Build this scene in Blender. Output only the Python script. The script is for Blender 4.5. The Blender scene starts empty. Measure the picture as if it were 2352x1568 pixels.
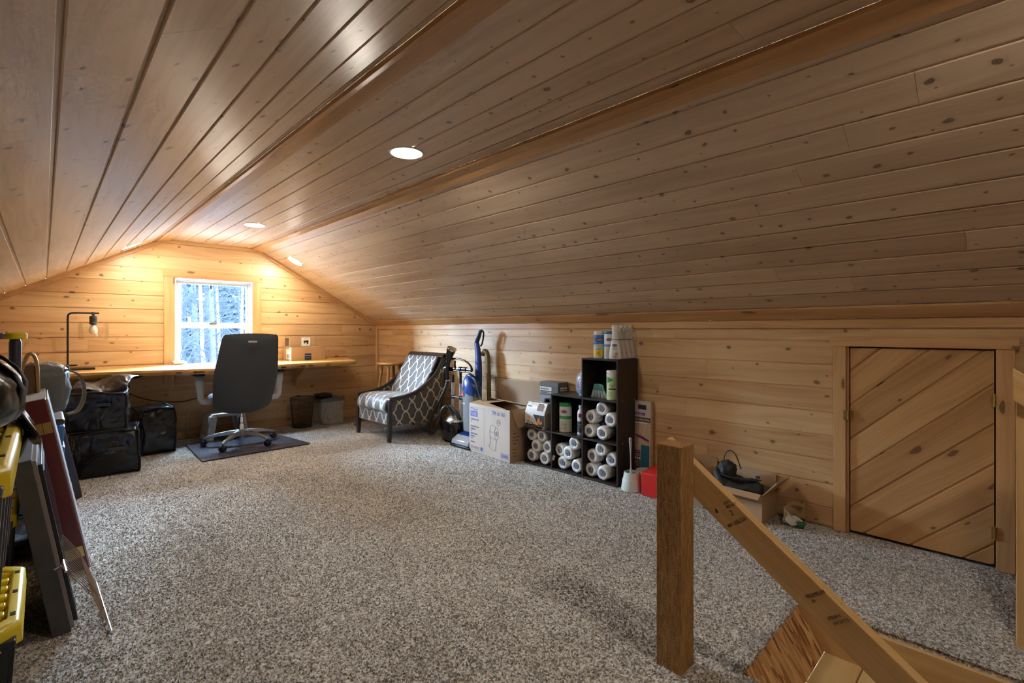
import bpy, bmesh, math, random
import numpy as np
from mathutils import Vector, Matrix, Euler, noise as mn

SC = bpy.context.scene
COL = SC.collection
PI = math.pi
R_ = random.Random(11)

# ------------------------------------------------------------------ camera
cd = bpy.data.cameras.new('camera')
cam = bpy.data.objects.new('camera', cd)
COL.objects.link(cam)
cam.location = (0, 0, 1.103)
cam.rotation_euler = (PI/2, 0, -math.radians(44.0))
cd.sensor_width = 36
cd.lens = 1115/2352*36
cd.shift_y = -26/2352
cd.clip_start = 0.02
cd.clip_end = 300
SC.camera = cam

# ------------------------------------------------------------------ world
w = bpy.data.worlds.new('sky')
SC.world = w
w.use_nodes = True
bg = w.node_tree.nodes['Background']
bg.inputs[0].default_value = (0.52, 0.74, 1.0, 1)
bg.inputs[1].default_value = 165.0
SC.view_settings.view_transform = 'Standard'
SC.view_settings.look = 'None'
SC.view_settings.gamma = 1
SC.view_settings.use_curve_mapping = False
SC.view_settings.exposure = 1.02
SC.cycles.max_bounces = 6
SC.cycles.diffuse_bounces = 4
SC.cycles.use_adaptive_sampling = True
SC.cycles.adaptive_threshold = 0.09
SC.cycles.adaptive_min_samples = 10
SC.cycles.glossy_bounces = 2
SC.cycles.transmission_bounces = 6
SC.cycles.transparent_max_bounces = 12
SC.cycles.caustics_reflective = False
SC.cycles.caustics_refractive = False
SC.cycles.sample_clamp_indirect = 4

LAMP_STRENGTH = 102.0
LAMP_COLOR = (1.0, 0.91, 0.78)

# portal in the window opening guides the skylight sampling
pl = bpy.data.lights.new('window_portal', 'AREA')
pl.shape = 'RECTANGLE'; pl.size = 0.72; pl.size_y = 0.96
pl.cycles.is_portal = True
po = bpy.data.objects.new('window_portal', pl)
COL.objects.link(po)
po.location = (1.303, 5.99, 1.14)
po.rotation_euler = (-PI/2, 0, 0)      # faces into the room (-Y)

# ------------------------------------------------------------------ helpers
def link(o, parent=None):
    COL.objects.link(o)
    if parent is not None: o.parent = parent
    return o

def tag(o, label=None, cat=None, group=None, kind=None):
    if label: o['label'] = label
    if cat: o['category'] = cat
    if group: o['group'] = group
    if kind: o['kind'] = kind
    return o

def thing(name, label, cat, loc=(0, 0, 0), rz=0, group=None):
    o = bpy.data.objects.new(name, None)
    o.empty_display_size = .05
    link(o); o.location = loc; o.rotation_euler = (0, 0, rz)
    return tag(o, label, cat, group)

class MB:
    def __init__(s): s.v = []; s.f = []; s.uv = None
    def add(s, vs, fs):
        b = len(s.v); s.v += [tuple(p) for p in vs]; s.f += [tuple(b+i for i in f) for f in fs]; return s
    def box(s, x0, x1, y0, y1, z0, z1):
        return s.hexa([(x0,y0,z0),(x1,y0,z0),(x1,y1,z0),(x0,y1,z0),(x0,y0,z1),(x1,y0,z1),(x1,y1,z1),(x0,y1,z1)])
    def hexa(s, p):
        return s.add(p, [(3,2,1,0),(4,5,6,7),(0,1,5,4),(1,2,6,5),(2,3,7,6),(3,0,4,7)])
    def prism(s, poly, axis, a0, a1):
        def m(u, v, a):
            return {'x': (a,u,v), 'y': (u,a,v), 'z': (u,v,a)}[axis]
        n = len(poly)
        vs = [m(u,v,a0) for u,v in poly]+[m(u,v,a1) for u,v in poly]
        fs = [tuple(range(n-1,-1,-1)), tuple(range(n,2*n))]+[(i,(i+1)%n,n+(i+1)%n,n+i) for i in range(n)]
        return s.add(vs, fs)
    def rings(s, rings, close=True, cap=True, loop=False):
        n = len(rings[0]); vs = [p for r in rings for p in r]; fs = []
        m = len(rings)
        for i in range(m if loop else m-1):
            a = i*n; b = ((i+1) % m)*n
            for j in range(n if close else n-1):
                k = (j+1) % n; fs.append((a+j, a+k, b+k, b+j))
        if cap and not loop:
            fs.append(tuple(range(n-1,-1,-1))); fs.append(tuple(range((m-1)*n, m*n)))
        return s.add(vs, fs)
    def lathe(s, prof, n=20, c=(0,0,0), axis='z', sx=1, sy=1, cap=True):
        rr = []
        for r, z in prof:
            ring = []
            for i in range(n):
                a = 2*PI*i/n; u, v = r*math.cos(a)*sx, r*math.sin(a)*sy
                p = {'z': (u,v,z), 'x': (z,u,v), 'y': (v,z,u)}[axis]
                ring.append((p[0]+c[0], p[1]+c[1], p[2]+c[2]))
            rr.append(ring)
        return s.rings(rr, cap=cap)
    def cyl(s, p0, p1, r0, r1=None, n=12):
        return s.tube([p0, p1], [r0, r0 if r1 is None else r1], n)
    def tube(s, pts, r, n=8, loop=False, flat=None):
        pts = [Vector(p) for p in pts]; m = len(pts)
        rad = r if isinstance(r, (list, tuple)) else [r]*m
        rr = []; up = None
        for i, p in enumerate(pts):
            if loop: d = pts[(i+1) % m]-pts[i-1]
            else: d = pts[min(i+1, m-1)]-pts[max(i-1, 0)]
            if d.length < 1e-9: d = Vector((0,0,1))
            d.normalize()
            if up is None:
                up = Vector((0,0,1)) if abs(d.z) < .9 else Vector((1,0,0))
            a = d.cross(up).normalized(); b = a.cross(d).normalized(); up = b
            fx, fy = flat if flat else (1, 1)
            rr.append([tuple(p + a*math.cos(2*PI*j/n)*rad[i]*fx + b*math.sin(2*PI*j/n)*rad[i]*fy) for j in range(n)])
        return s.rings(rr, cap=True, loop=loop)
    def grid(s, fn, nu, nv):
        vs = [fn(i/nu, j/nv) for i in range(nu+1) for j in range(nv+1)]
        fs = [(i*(nv+1)+j, (i+1)*(nv+1)+j, (i+1)*(nv+1)+j+1, i*(nv+1)+j+1) for i in range(nu) for j in range(nv)]
        return s.add(vs, fs)
    def xf(s, M, start=0):
        s.v[start:] = [tuple(M @ Vector(p)) for p in s.v[start:]]; return s
    def build(s, name, mat, parent=None, bevel=0, smooth=False, solid=0, sub=0, loc=None, seg=2, fix=True, ang=35):
        me = bpy.data.meshes.new(name)
        me.from_pydata(s.v, [], s.f)
        if fix:
            bm = bmesh.new(); bm.from_mesh(me)
            bmesh.ops.recalc_face_normals(bm, faces=bm.faces)
            bm.to_mesh(me); bm.free()
        if smooth:
            me.shade_smooth() if hasattr(me, 'shade_smooth') else None
            if smooth != 'all': me.set_sharp_from_angle(angle=math.radians(ang))
        me.materials.append(mat)
        o = bpy.data.objects.new(name, me)
        link(o, parent)
        if loc: o.location = loc
        if solid:
            m = o.modifiers.new('s', 'SOLIDIFY'); m.thickness = solid; m.offset = 0
        if sub:
            m = o.modifiers.new('u', 'SUBSURF'); m.levels = sub; m.render_levels = sub
        if bevel:
            m = o.modifiers.new('b', 'BEVEL'); m.width = bevel; m.segments = seg; m.limit_method = 'ANGLE'
            m.angle_limit = math.radians(40)
            me.shade_smooth(); me.set_sharp_from_angle(angle=math.radians(50))
        return o

def bezier(p0, p1, p2, p3, n=12):
    p0, p1, p2, p3 = map(Vector, (p0, p1, p2, p3)); out = []
    for i in range(n+1):
        t = i/n; u = 1-t
        out.append(tuple(p0*u**3+p1*3*u*u*t+p2*3*u*t*t+p3*t**3))
    return out

def spline(pts, n=6):
    P = [Vector(p) for p in pts]; P = [P[0]*2-P[1]]+P+[P[-1]*2-P[-2]]; out = []
    for i in range(1, len(P)-2):
        for k in range(n):
            t = k/n; a, b, c, d = P[i-1], P[i], P[i+1], P[i+2]
            out.append(tuple(.5*((2*b)+(-a+c)*t+(2*a-5*b+4*c-d)*t*t+(-a+3*b-3*c+d)*t**3)))
    out.append(tuple(P[-2])); return out

# ------------------------------------------------------------------ materials
MATS = {}
def nt(name):
    m = bpy.data.materials.new(name); m.use_nodes = True
    t = m.node_tree; return m, t, t.nodes['Principled BSDF'], t.nodes, t.links

def mat(name, col, rough=.5, metal=0, bump=0, bscale=60, coat=0, trans=0, emit=0, alpha=1, var=0, vscale=8, spec=None, wrinkle=0):
    if name in MATS: return MATS[name]
    m, t, b, N, L = nt(name)
    c = (*col, 1)
    b.inputs['Base Color'].default_value = c
    b.inputs['Roughness'].default_value = rough
    b.inputs['Metallic'].default_value = metal
    if spec is not None: b.inputs['Specular IOR Level'].default_value = spec
    if coat: b.inputs['Coat Weight'].default_value = coat; b.inputs['Coat Roughness'].default_value = .15
    if trans: b.inputs['Transmission Weight'].default_value = trans
    if alpha < 1: b.inputs['Alpha'].default_value = alpha
    if emit: b.inputs['Emission Color'].default_value = c; b.inputs['Emission Strength'].default_value = emit
    tc = N.new('ShaderNodeTexCoord')
    if var:
        n = N.new('ShaderNodeTexNoise'); n.inputs['Scale'].default_value = vscale; n.inputs['Detail'].default_value = 4
        L.new(tc.outputs['Object'], n.inputs['Vector'])
        mx = N.new('ShaderNodeMix'); mx.data_type = 'RGBA'
        mx.inputs[6].default_value = tuple(x*(1-var) for x in col)+(1,)
        mx.inputs[7].default_value = tuple(min(1, x*(1+var)) for x in col)+(1,)
        L.new(n.outputs[0], mx.inputs[0]); L.new(mx.outputs[2], b.inputs['Base Color'])
    if bump or wrinkle:
        n = N.new('ShaderNodeTexNoise'); n.inputs['Scale'].default_value = bscale; n.inputs['Detail'].default_value = 3
        L.new(tc.outputs['Object'], n.inputs['Vector'])
        bp = N.new('ShaderNodeBump'); bp.inputs['Strength'].default_value = bump or .3; bp.inputs['Distance'].default_value = .004
        L.new(n.outputs[0], bp.inputs['Height']); L.new(bp.outputs[0], b.inputs['Normal'])
        if wrinkle:
            n2 = N.new('ShaderNodeTexNoise'); n2.inputs['Scale'].default_value = 7; n2.inputs['Detail'].default_value = 2; n2.inputs['Distortion'].default_value = 1.2
            L.new(tc.outputs['Object'], n2.inputs['Vector'])
            b2 = N.new('ShaderNodeBump'); b2.inputs['Strength'].default_value = wrinkle; b2.inputs['Distance'].default_value = .03
            L.new(n2.outputs[0], b2.inputs['Height']); L.new(bp.outputs[0], b2.inputs['Normal']); L.new(b2.outputs[0], b.inputs['Normal'])
    MATS[name] = m
    return m

def wood(name, light, dark, knot=(.085,.035,.013), rough=.38, knots=True, coat=.0, grain=1.0, rnd=.16, kx=4.6, ky=7.5, kdens=.6):
    """planed wood: object X runs along the grain, Y across"""
    if name in MATS: return MATS[name]
    m, t, b, N, L = nt(name)
    def math_(op, a, c=None, clamp=False):
        n = N.new('ShaderNodeMath'); n.operation = op; n.use_clamp = clamp
        for i, x in enumerate((a, c)):
            if x is None: continue
            if isinstance(x, (int, float)): n.inputs[i].default_value = x
            else: L.new(x, n.inputs[i])
        return n.outputs[0]
    tc = N.new('ShaderNodeTexCoord'); oi = N.new('ShaderNodeObjectInfo')
    off = N.new('ShaderNodeCombineXYZ')
    L.new(math_('MULTIPLY', oi.outputs['Random'], 37.0), off.inputs[0])
    L.new(math_('MULTIPLY', oi.outputs['Random'], 91.0), off.inputs[1])
    L.new(math_('MULTIPLY', oi.outputs['Random'], 13.0), off.inputs[2])
    va = N.new('ShaderNodeVectorMath'); va.operation = 'ADD'
    L.new(tc.outputs['Object'], va.inputs[0]); L.new(off.outputs[0], va.inputs[1])
    sep = N.new('ShaderNodeSeparateXYZ'); L.new(va.outputs[0], sep.inputs[0])
    X, Y, Zc = sep.outputs
    Yz = math_('ADD', Y, math_('MULTIPLY', Zc, .9))
    def comb(x, y):
        c = N.new('ShaderNodeCombineXYZ'); L.new(x, c.inputs[0]); L.new(y, c.inputs[1]); return c.outputs[0]
    # knots
    kd = None
    if knots:
        kc = comb(math_('MULTIPLY', X, kx), math_('MULTIPLY', Yz, ky))
        v = N.new('ShaderNodeTexVoronoi'); v.voronoi_dimensions = '2D'; v.inputs['Scale'].default_value = 1; v.inputs['Randomness'].default_value = .9
        kn = N.new('ShaderNodeTexNoise'); kn.noise_dimensions = '2D'; kn.inputs['Scale'].default_value = 3.2; kn.inputs['Detail'].default_value = 2; L.new(kc, kn.inputs['Vector'])
        kv = N.new('ShaderNodeVectorMath'); kv.operation = 'MULTIPLY_ADD'; kv.inputs[1].default_value = (.16, .16, 0); L.new(kn.outputs['Color'], kv.inputs[0]); L.new(kc, kv.inputs[2])
        L.new(kv.outputs[0], v.inputs['Vector'])
        cs = N.new('ShaderNodeSeparateColor'); L.new(v.outputs['Color'], cs.inputs[0])
        on = math_('GREATER_THAN', cs.outputs[0], 1-kdens)
        size = math_('ADD', math_('MULTIPLY', math_('POWER', cs.outputs[1], 2.5), .07), .026)
        kd = math_('DIVIDE', v.outputs['Distance'], size)
        defl = math_('MULTIPLY', on, math_('DIVIDE', .010, math_('ADD', math_('MULTIPLY', kd, kd), .6)))
    # grain
    n1 = N.new('ShaderNodeTexNoise'); n1.noise_dimensions = '2D'; n1.inputs['Scale'].default_value = 1; n1.inputs['Detail'].default_value = 2
    L.new(comb(math_('MULTIPLY', X, 1.1), math_('MULTIPLY', Yz, 7)), n1.inputs['Vector'])
    g = math_('ADD', Yz, math_('MULTIPLY', n1.outputs[0], .11))
    if knots: g = math_('ADD', g, defl)
    n2 = N.new('ShaderNodeTexNoise'); n2.noise_dimensions = '2D'; n2.inputs['Scale'].default_value = 1; n2.inputs['Detail'].default_value = 3; n2.inputs['Roughness'].default_value = .65
    L.new(comb(math_('MULTIPLY', X, .9), math_('MULTIPLY', g, 75)), n2.inputs['Vector'])
    n3 = N.new('ShaderNodeTexNoise'); n3.noise_dimensions = '2D'; n3.inputs['Scale'].default_value = 1; n3.inputs['Detail'].default_value = 1
    L.new(comb(math_('MULTIPLY', X, 1.3), math_('MULTIPLY', g, 16)), n3.inputs['Vector'])
    f = math_('ADD', math_('MULTIPLY', n2.outputs[0], .55*grain), math_('MULTIPLY', n3.outputs[0], .75*grain))
    f = math_('ADD', f, .5-.65*grain)
    f = math_('ADD', f, math_('MULTIPLY', math_('SUBTRACT', oi.outputs['Random'], .5), rnd*2.2))
    cr = N.new('ShaderNodeValToRGB'); e = cr.color_ramp
    e.elements[0].position = .25; e.elements[0].color = (*light, 1)
    e.elements[1].position = .85; e.elements[1].color = (*dark, 1)
    L.new(f, cr.inputs[0]); colr = cr.outputs[0]
    if knots:
        def mixc(fac, a, c2):
            mx = N.new('ShaderNodeMix'); mx.data_type = 'RGBA'; L.new(fac, mx.inputs[0])
            if isinstance(a, tuple): mx.inputs[6].default_value = (*a, 1)
            else: L.new(a, mx.inputs[6])
            mx.inputs[7].default_value = (*c2, 1); return mx.outputs[2]
        halo = math_('MULTIPLY', on, math_('SUBTRACT', 1.0, math_('MULTIPLY', kd, .36), True))
        halo = math_('MULTIPLY', math_('POWER', halo, 1.6), .55)
        colr = mixc(halo, colr, tuple(.45*a+.25*c for a, c in zip(dark, knot)))
        ring = math_('ADD', math_('MULTIPLY', math_('SINE', math_('MULTIPLY', kd, 9.0)), .18), .82)
        core = math_('MULTIPLY', on, math_('MULTIPLY', math_('SUBTRACT', 1.25, kd), 4.0, True))
        core = math_('MULTIPLY', math_('MULTIPLY', core, ring), .8, True)
        colr = mixc(core, colr, knot)
    L.new(colr, b.inputs['Base Color'])
    b.inputs['Roughness'].default_value = rough
    if coat: b.inputs['Coat Weight'].default_value = coat; b.inputs['Coat Roughness'].default_value = .36
    bp = N.new('ShaderNodeBump'); bp.inputs['Strength'].default_value = .12; bp.inputs['Distance'].default_value = .002
    L.new(n2.outputs[0], bp.inputs['Height'])
    n4 = N.new('ShaderNodeTexNoise'); n4.noise_dimensions = '2D'; n4.inputs['Scale'].default_value = 1; n4.inputs['Detail'].default_value = 1
    L.new(comb(math_('MULTIPLY', X, 9), math_('MULTIPLY', Yz, 14)), n4.inputs['Vector'])
    b2 = N.new('ShaderNodeBump'); b2.inputs['Strength'].default_value = .35; b2.inputs['Distance'].default_value = .004
    L.new(n4.outputs[0], b2.inputs['Height']); L.new(bp.outputs[0], b2.inputs['Normal']); L.new(b2.outputs[0], b.inputs['Normal'])
    MATS[name] = m
    return m

W_WALL = wood('pine_boards', (.66,.44,.22), (.46,.25,.10), rough=.42, coat=.12, kx=5.8, ky=8.5, kdens=.6)
W_CEIL = wood('ceiling_boards', (.70,.53,.375), (.50,.35,.225), rough=.46, coat=.34, kx=7.5, ky=9.5, kdens=.62)
W_TRIM = wood('trim_wood', (.60,.35,.15), (.42,.21,.075), rough=.42, coat=.1, kx=1.6, ky=5, kdens=.5)
W_DOOR = wood('door_boards', (.58,.33,.135), (.37,.18,.062), rough=.42, coat=.1, kx=3)
W_POST = wood('post_wood', (.60,.34,.12), (.38,.185,.055), rough=.75, kx=2, ky=4, kdens=.4, rnd=0)
W_RAIL = wood('rail_wood', (.66,.42,.17), (.47,.26,.09), rough=.6, kx=1.4, ky=4, kdens=.4, rnd=.02)
W_DESK = wood('desk_wood', (.66,.36,.10), (.44,.20,.05), rough=.28, coat=.5, kx=1.2, ky=2, kdens=.4, rnd=0)
W_STOOL = wood('stool_wood', (.66,.38,.14), (.5,.26,.09), knots=False, rough=.25, coat=.4)
W_PALE = wood('pale_plank', (.74,.56,.28), (.60,.40,.17), knots=True, rough=.6, kx=1.2, ky=3, kdens=.4)
W_BACK = mat('backing', (.10,.055,.025), .9)

# oriented strand board
def osb_mat():
    m, t, b, N, L = nt('strand_board')
    tc = N.new('ShaderNodeTexCoord')
    mp = N.new('ShaderNodeMapping'); mp.inputs['Scale'].default_value = (62, 25, 13); mp.inputs['Rotation'].default_value = (0, .45, 0)
    L.new(tc.outputs['Object'], mp.inputs[0])
    v = N.new('ShaderNodeTexVoronoi'); v.inputs['Scale'].default_value = 1; L.new(mp.outputs[0], v.inputs['Vector'])
    cr = N.new('ShaderNodeValToRGB'); e = cr.color_ramp
    e.elements[0].position = .1; e.elements[0].color = (.26,.11,.04,1)
    e.elements[1].position = .9; e.elements[1].color = (.74,.46,.20,1)
    x = e.elements.new(.35); x.color = (.48,.24,.085,1)
    sp = N.new('ShaderNodeSeparateColor'); L.new(v.outputs['Color'], sp.inputs[0]); L.new(sp.outputs[0], cr.inputs[0])
    L.new(cr.outputs[0], b.inputs['Base Color']); b.inputs['Roughness'].default_value = .7
    bp = N.new('ShaderNodeBump'); bp.inputs['Strength'].default_value = .5; bp.inputs['Distance'].default_value = .003
    L.new(sp.outputs[0], bp.inputs['Height']); L.new(bp.outputs[0], b.inputs['Normal'])
    return m
OSB = osb_mat()

def carpet_mat():
    m, t, b, N, L = nt('carpet')
    tc = N.new('ShaderNodeTexCoord')
    v = N.new('ShaderNodeTexVoronoi'); v.inputs['Scale'].default_value = 165; L.new(tc.outputs['Object'], v.inputs['Vector'])
    sp = N.new('ShaderNodeSeparateColor'); L.new(v.outputs['Color'], sp.inputs[0])
    n = N.new('ShaderNodeTexNoise'); n.inputs['Scale'].default_value = 2.6; n.inputs['Detail'].default_value = 3; L.new(tc.outputs['Object'], n.inputs['Vector'])
    ad = N.new('ShaderNodeMath'); ad.operation = 'MULTIPLY_ADD'; ad.inputs[1].default_value = .35; 
    L.new(n.outputs[0], ad.inputs[0]); 
    sb = N.new('ShaderNodeMath'); sb.operation = 'SUBTRACT'; sb.inputs[1].default_value = .17
    L.new(sp.outputs[0], sb.inputs[0]); L.new(sb.outputs[0], ad.inputs[2])
    cr = N.new('ShaderNodeValToRGB'); e = cr.color_ramp
    e.elements[0].position = .05; e.elements[0].color = (.16,.13,.105,1)
    e.elements[1].position = .95; e.elements[1].color = (.70,.66,.60,1)
    x = e.elements.new(.40); x.color = (.33,.295,.255,1)
    x = e.elements.new(.62); x.color = (.49,.45,.40,1)
    L.new(ad.outputs[0], cr.inputs[0]); L.new(cr.outputs[0], b.inputs['Base Color'])
    b.inputs['Roughness'].default_value = 1; b.inputs['Specular IOR Level'].default_value = .1
    b.inputs['Sheen Weight'].default_value = .3
    return m
CARPET = carpet_mat()

def trellis_mat(name, a, c, scale):
    """grey woven fabric with a pale ogee trellis; a, c pick the two object axes the pattern runs on"""
    m, t, b, N, L = nt(name)
    def M(op, x, y=None, clamp=False):
        n = N.new('ShaderNodeMath'); n.operation = op; n.use_clamp = clamp
        for i, q in enumerate((x, y)):
            if q is None: continue
            if isinstance(q, (int, float)): n.inputs[i].default_value = q
            else: L.new(q, n.inputs[i])
        return n.outputs[0]
    tc = N.new('ShaderNodeTexCoord'); s = N.new('ShaderNodeSeparateXYZ'); L.new(tc.outputs['Object'], s.inputs[0])
    u = M('MULTIPLY', s.outputs[a], 2*PI/scale[0]); v = M('MULTIPLY', s.outputs[c], 2*PI/scale[1])
    V = M('ADD', v, M('MULTIPLY', M('SINE', M('MULTIPLY', v, 2)), .42))
    F = M('ABSOLUTE', M('ADD', M('COSINE', u), M('ADD', M('COSINE', V), .10)))
    g = M('SUBTRACT', 1.0, M('MULTIPLY', M('SUBTRACT', F, .24), 9.0, True))
    mx = N.new('ShaderNodeMix'); mx.data_type = 'RGBA'
    mx.inputs[6].default_value = (.075,.064,.060,1); mx.inputs[7].default_value = (.56,.48,.36,1)
    L.new(g, mx.inputs[0]); L.new(mx.outputs[2], b.inputs['Base Color'])
    b.inputs['Roughness'].default_value = .55; b.inputs['Sheen Weight'].default_value = .3
    w_ = N.new('ShaderNodeTexNoise'); w_.inputs['Scale'].default_value = 400; L.new(tc.outputs['Object'], w_.inputs['Vector'])
    bp = N.new('ShaderNodeBump'); bp.inputs['Strength'].default_value = .3; bp.inputs['Distance'].default_value = .001
    L.new(w_.outputs[0], bp.inputs['Height']); L.new(bp.outputs[0], b.inputs['Normal'])
    return m

BLACK = mat('black_plastic', (.012,.012,.013), .35)
BLKGLOSS = mat('black_gloss', (.01,.01,.011), .12)
DGREY = mat('dark_grey_plastic', (.05,.05,.055), .4)
CHROME = mat('chrome', (.75,.75,.76), .18, 1)
SILVER = mat('silver_paint', (.50,.49,.46), .32, .7)
ALU = mat('alu', (.62,.62,.63), .3, 1)
WHITEP = mat('white_plastic', (.70,.70,.67), .35)
GREYP = mat('pale_grey_plastic', (.52,.53,.53), .4)
CARD = mat('cardboard', (.43,.27,.145), .75, bump=.15, bscale=30, var=.08, vscale=5)
CARDD = mat('cardboard_dull', (.33,.22,.135), .8, bump=.15, bscale=30, var=.1, vscale=5)
CARDG = mat('cardboard_pinkgrey', (.46,.37,.30), .75, bump=.12, bscale=30, var=.06)
BLUEINK = mat('blue_ink', (.06,.10,.33), .6)
BLKINK = mat('black_ink', (.02,.02,.02), .6)
BROWNINK = mat('brown_ink', (.12,.06,.03), .6)
WHITEINK = mat('white_ink', (.8,.8,.78), .5)
BRASS = mat('brass', (.62,.42,.14), .3, 1)
YELLOW = mat('yellow_plastic', (.78,.60,.015), .35, bump=.08, bscale=90)
POLY = mat('black_polyester', (.009,.009,.010), .24, bump=.15, bscale=22, wrinkle=.7)
STRAP = mat('black_webbing', (.018,.018,.019), .7, bump=.6, bscale=300)
SHELFB = mat('espresso_laminate', (.026,.018,.015), .38, bump=.1, bscale=60)
PURPLE = mat('purple_print', (.17,.03,.16), .5)
GREEN = mat('green_plastic', (.02,.26,.09), .35)
RED = mat('red_card', (.62,.02,.015), .45)

def text(s, size, o, right, up, m, parent, name='lettering', ext=.0003, align='LEFT', shear=0, sx=1):
    cu = bpy.data.curves.new('t', 'FONT'); cu.body = s; cu.size = size; cu.extrude = ext; cu.align_x = align; cu.resolution_u = 2
    cu.shear = shear
    to = bpy.data.objects.new('t', cu); COL.objects.link(to)
    dg = bpy.context.evaluated_depsgraph_get()
    me = bpy.data.meshes.new_from_object(to.evaluated_get(dg))
    bpy.data.objects.remove(to)
    me.name = name
    me.materials.clear(); me.materials.append(m)
    ob = bpy.data.objects.new(name, me); link(ob, parent)
    r = Vector(right).normalized(); u = Vector(up).normalized(); n = r.cross(u)
    M = Matrix((r*sx, u, n)).transposed().to_4x4(); M.translation = Vector(o)
    ob.matrix_local = M
    return ob

def clip(poly, a, b, c):      # keep a*x+b*y<=c
    out = []
    for i, p in enumerate(poly):
        q = poly[(i+1) % len(poly)]
        dp = a*p[0]+b*p[1]-c; dq = a*q[0]+b*q[1]-c
        if dp <= 0: out.append(p)
        if (dp < 0 < dq) or (dq < 0 < dp):
            t = dp/(dp-dq); out.append((p[0]+(q[0]-p[0])*t, p[1]+(q[1]-p[1])*t))
    return out

def plank(poly, M, m, parent, th=.012, gap=.004, bev=.003, name='plank'):
    """poly is convex in the plank's own plane (x along, y across, from 0 to the width); z is the outward normal"""
    ys = [p[1] for p in poly]; y0, y1 = min(ys), max(ys)
    mb = MB()
    full = [(x, y) for x, y in poly]
    a = clip(clip(full, 0, 1, y1-.001), 0, -1, -(y0+gap*2-.001))
    b = clip(clip(full, 0, 1, y1-bev), 0, -1, -(y0+gap*2+bev-.001))
    xs0, xs1 = min(p[0] for p in poly), max(p[0] for p in poly)
    if len(a) == len(b) and len(a) > 2:
        n = len(a)
        vs = [(x, y, -.006) for x, y in a]+[(x, y, -.0025) for x, y in a]+[(x, y, 0) for x, y in b]
        fs = [tuple(range(2*n, 3*n))]
        for k in (0, n):
            fs += [(k+i, k+(i+1) % n, k+n+(i+1) % n, k+n+i) for i in range(n)]
        mb.add(vs, fs)
    elif len(a) > 2:
        mb.prism(a, 'z', -.006, 0)
    mb.prism(full, 'z', -th, -.006)
    o = mb.build(name, m, parent, fix=True)
    o.matrix_local = M
    return o

def frame(o, u, n):
    u = Vector(u).normalized(); n = Vector(n).normalized(); v = n.cross(u)
    M = Matrix((u, v, n)).transposed().to_4x4(); M.translation = Vector(o); return M

# ================================================================== STRUCTURE
D, RX, LX = 5.85, 3.166, -.616
YB = -2.3
CZ, XL, XR = 2.005, .84, 1.71
SL = .556
WB = .1335
KZ = 1.206          # knee wall height
slope_len = (RX-XR)*math.hypot(1, SL)

def structure(name, parent=None, label=None):
    o = bpy.data.objects.new(name, None); link(o, parent); o['kind'] = 'structure'
    return o

# ---- floor with stair opening
OX0, OX1, OY1 = 1.61, 2.23, .615
fl = MB()
for (x0, x1, y0, y1) in ((LX-.1, OX0, YB-.1, D+.1), (OX0, RX+.1, OY1, D+.1), (OX1, RX+.1, YB-.1, OY1)):
    fl.box(x0, x1, y0, y1, -.03, -.004)
floor = fl.build('floor', CARPET); floor['kind'] = 'structure'
sub = MB()
for (x0, x1, y0, y1) in ((LX-.1, OX0-.01, YB-.1, D+.1), (OX0-.01, RX+.1, OY1+.01, D+.1), (OX1+.01, RX+.1, YB-.1, OY1+.01)):
    sub.box(x0, x1, y0, y1, -.20, -.031)
o = sub.build('trim_1', mat('subfloor', (.35,.22,.10), .8)); o['kind'] = 'structure'
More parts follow.
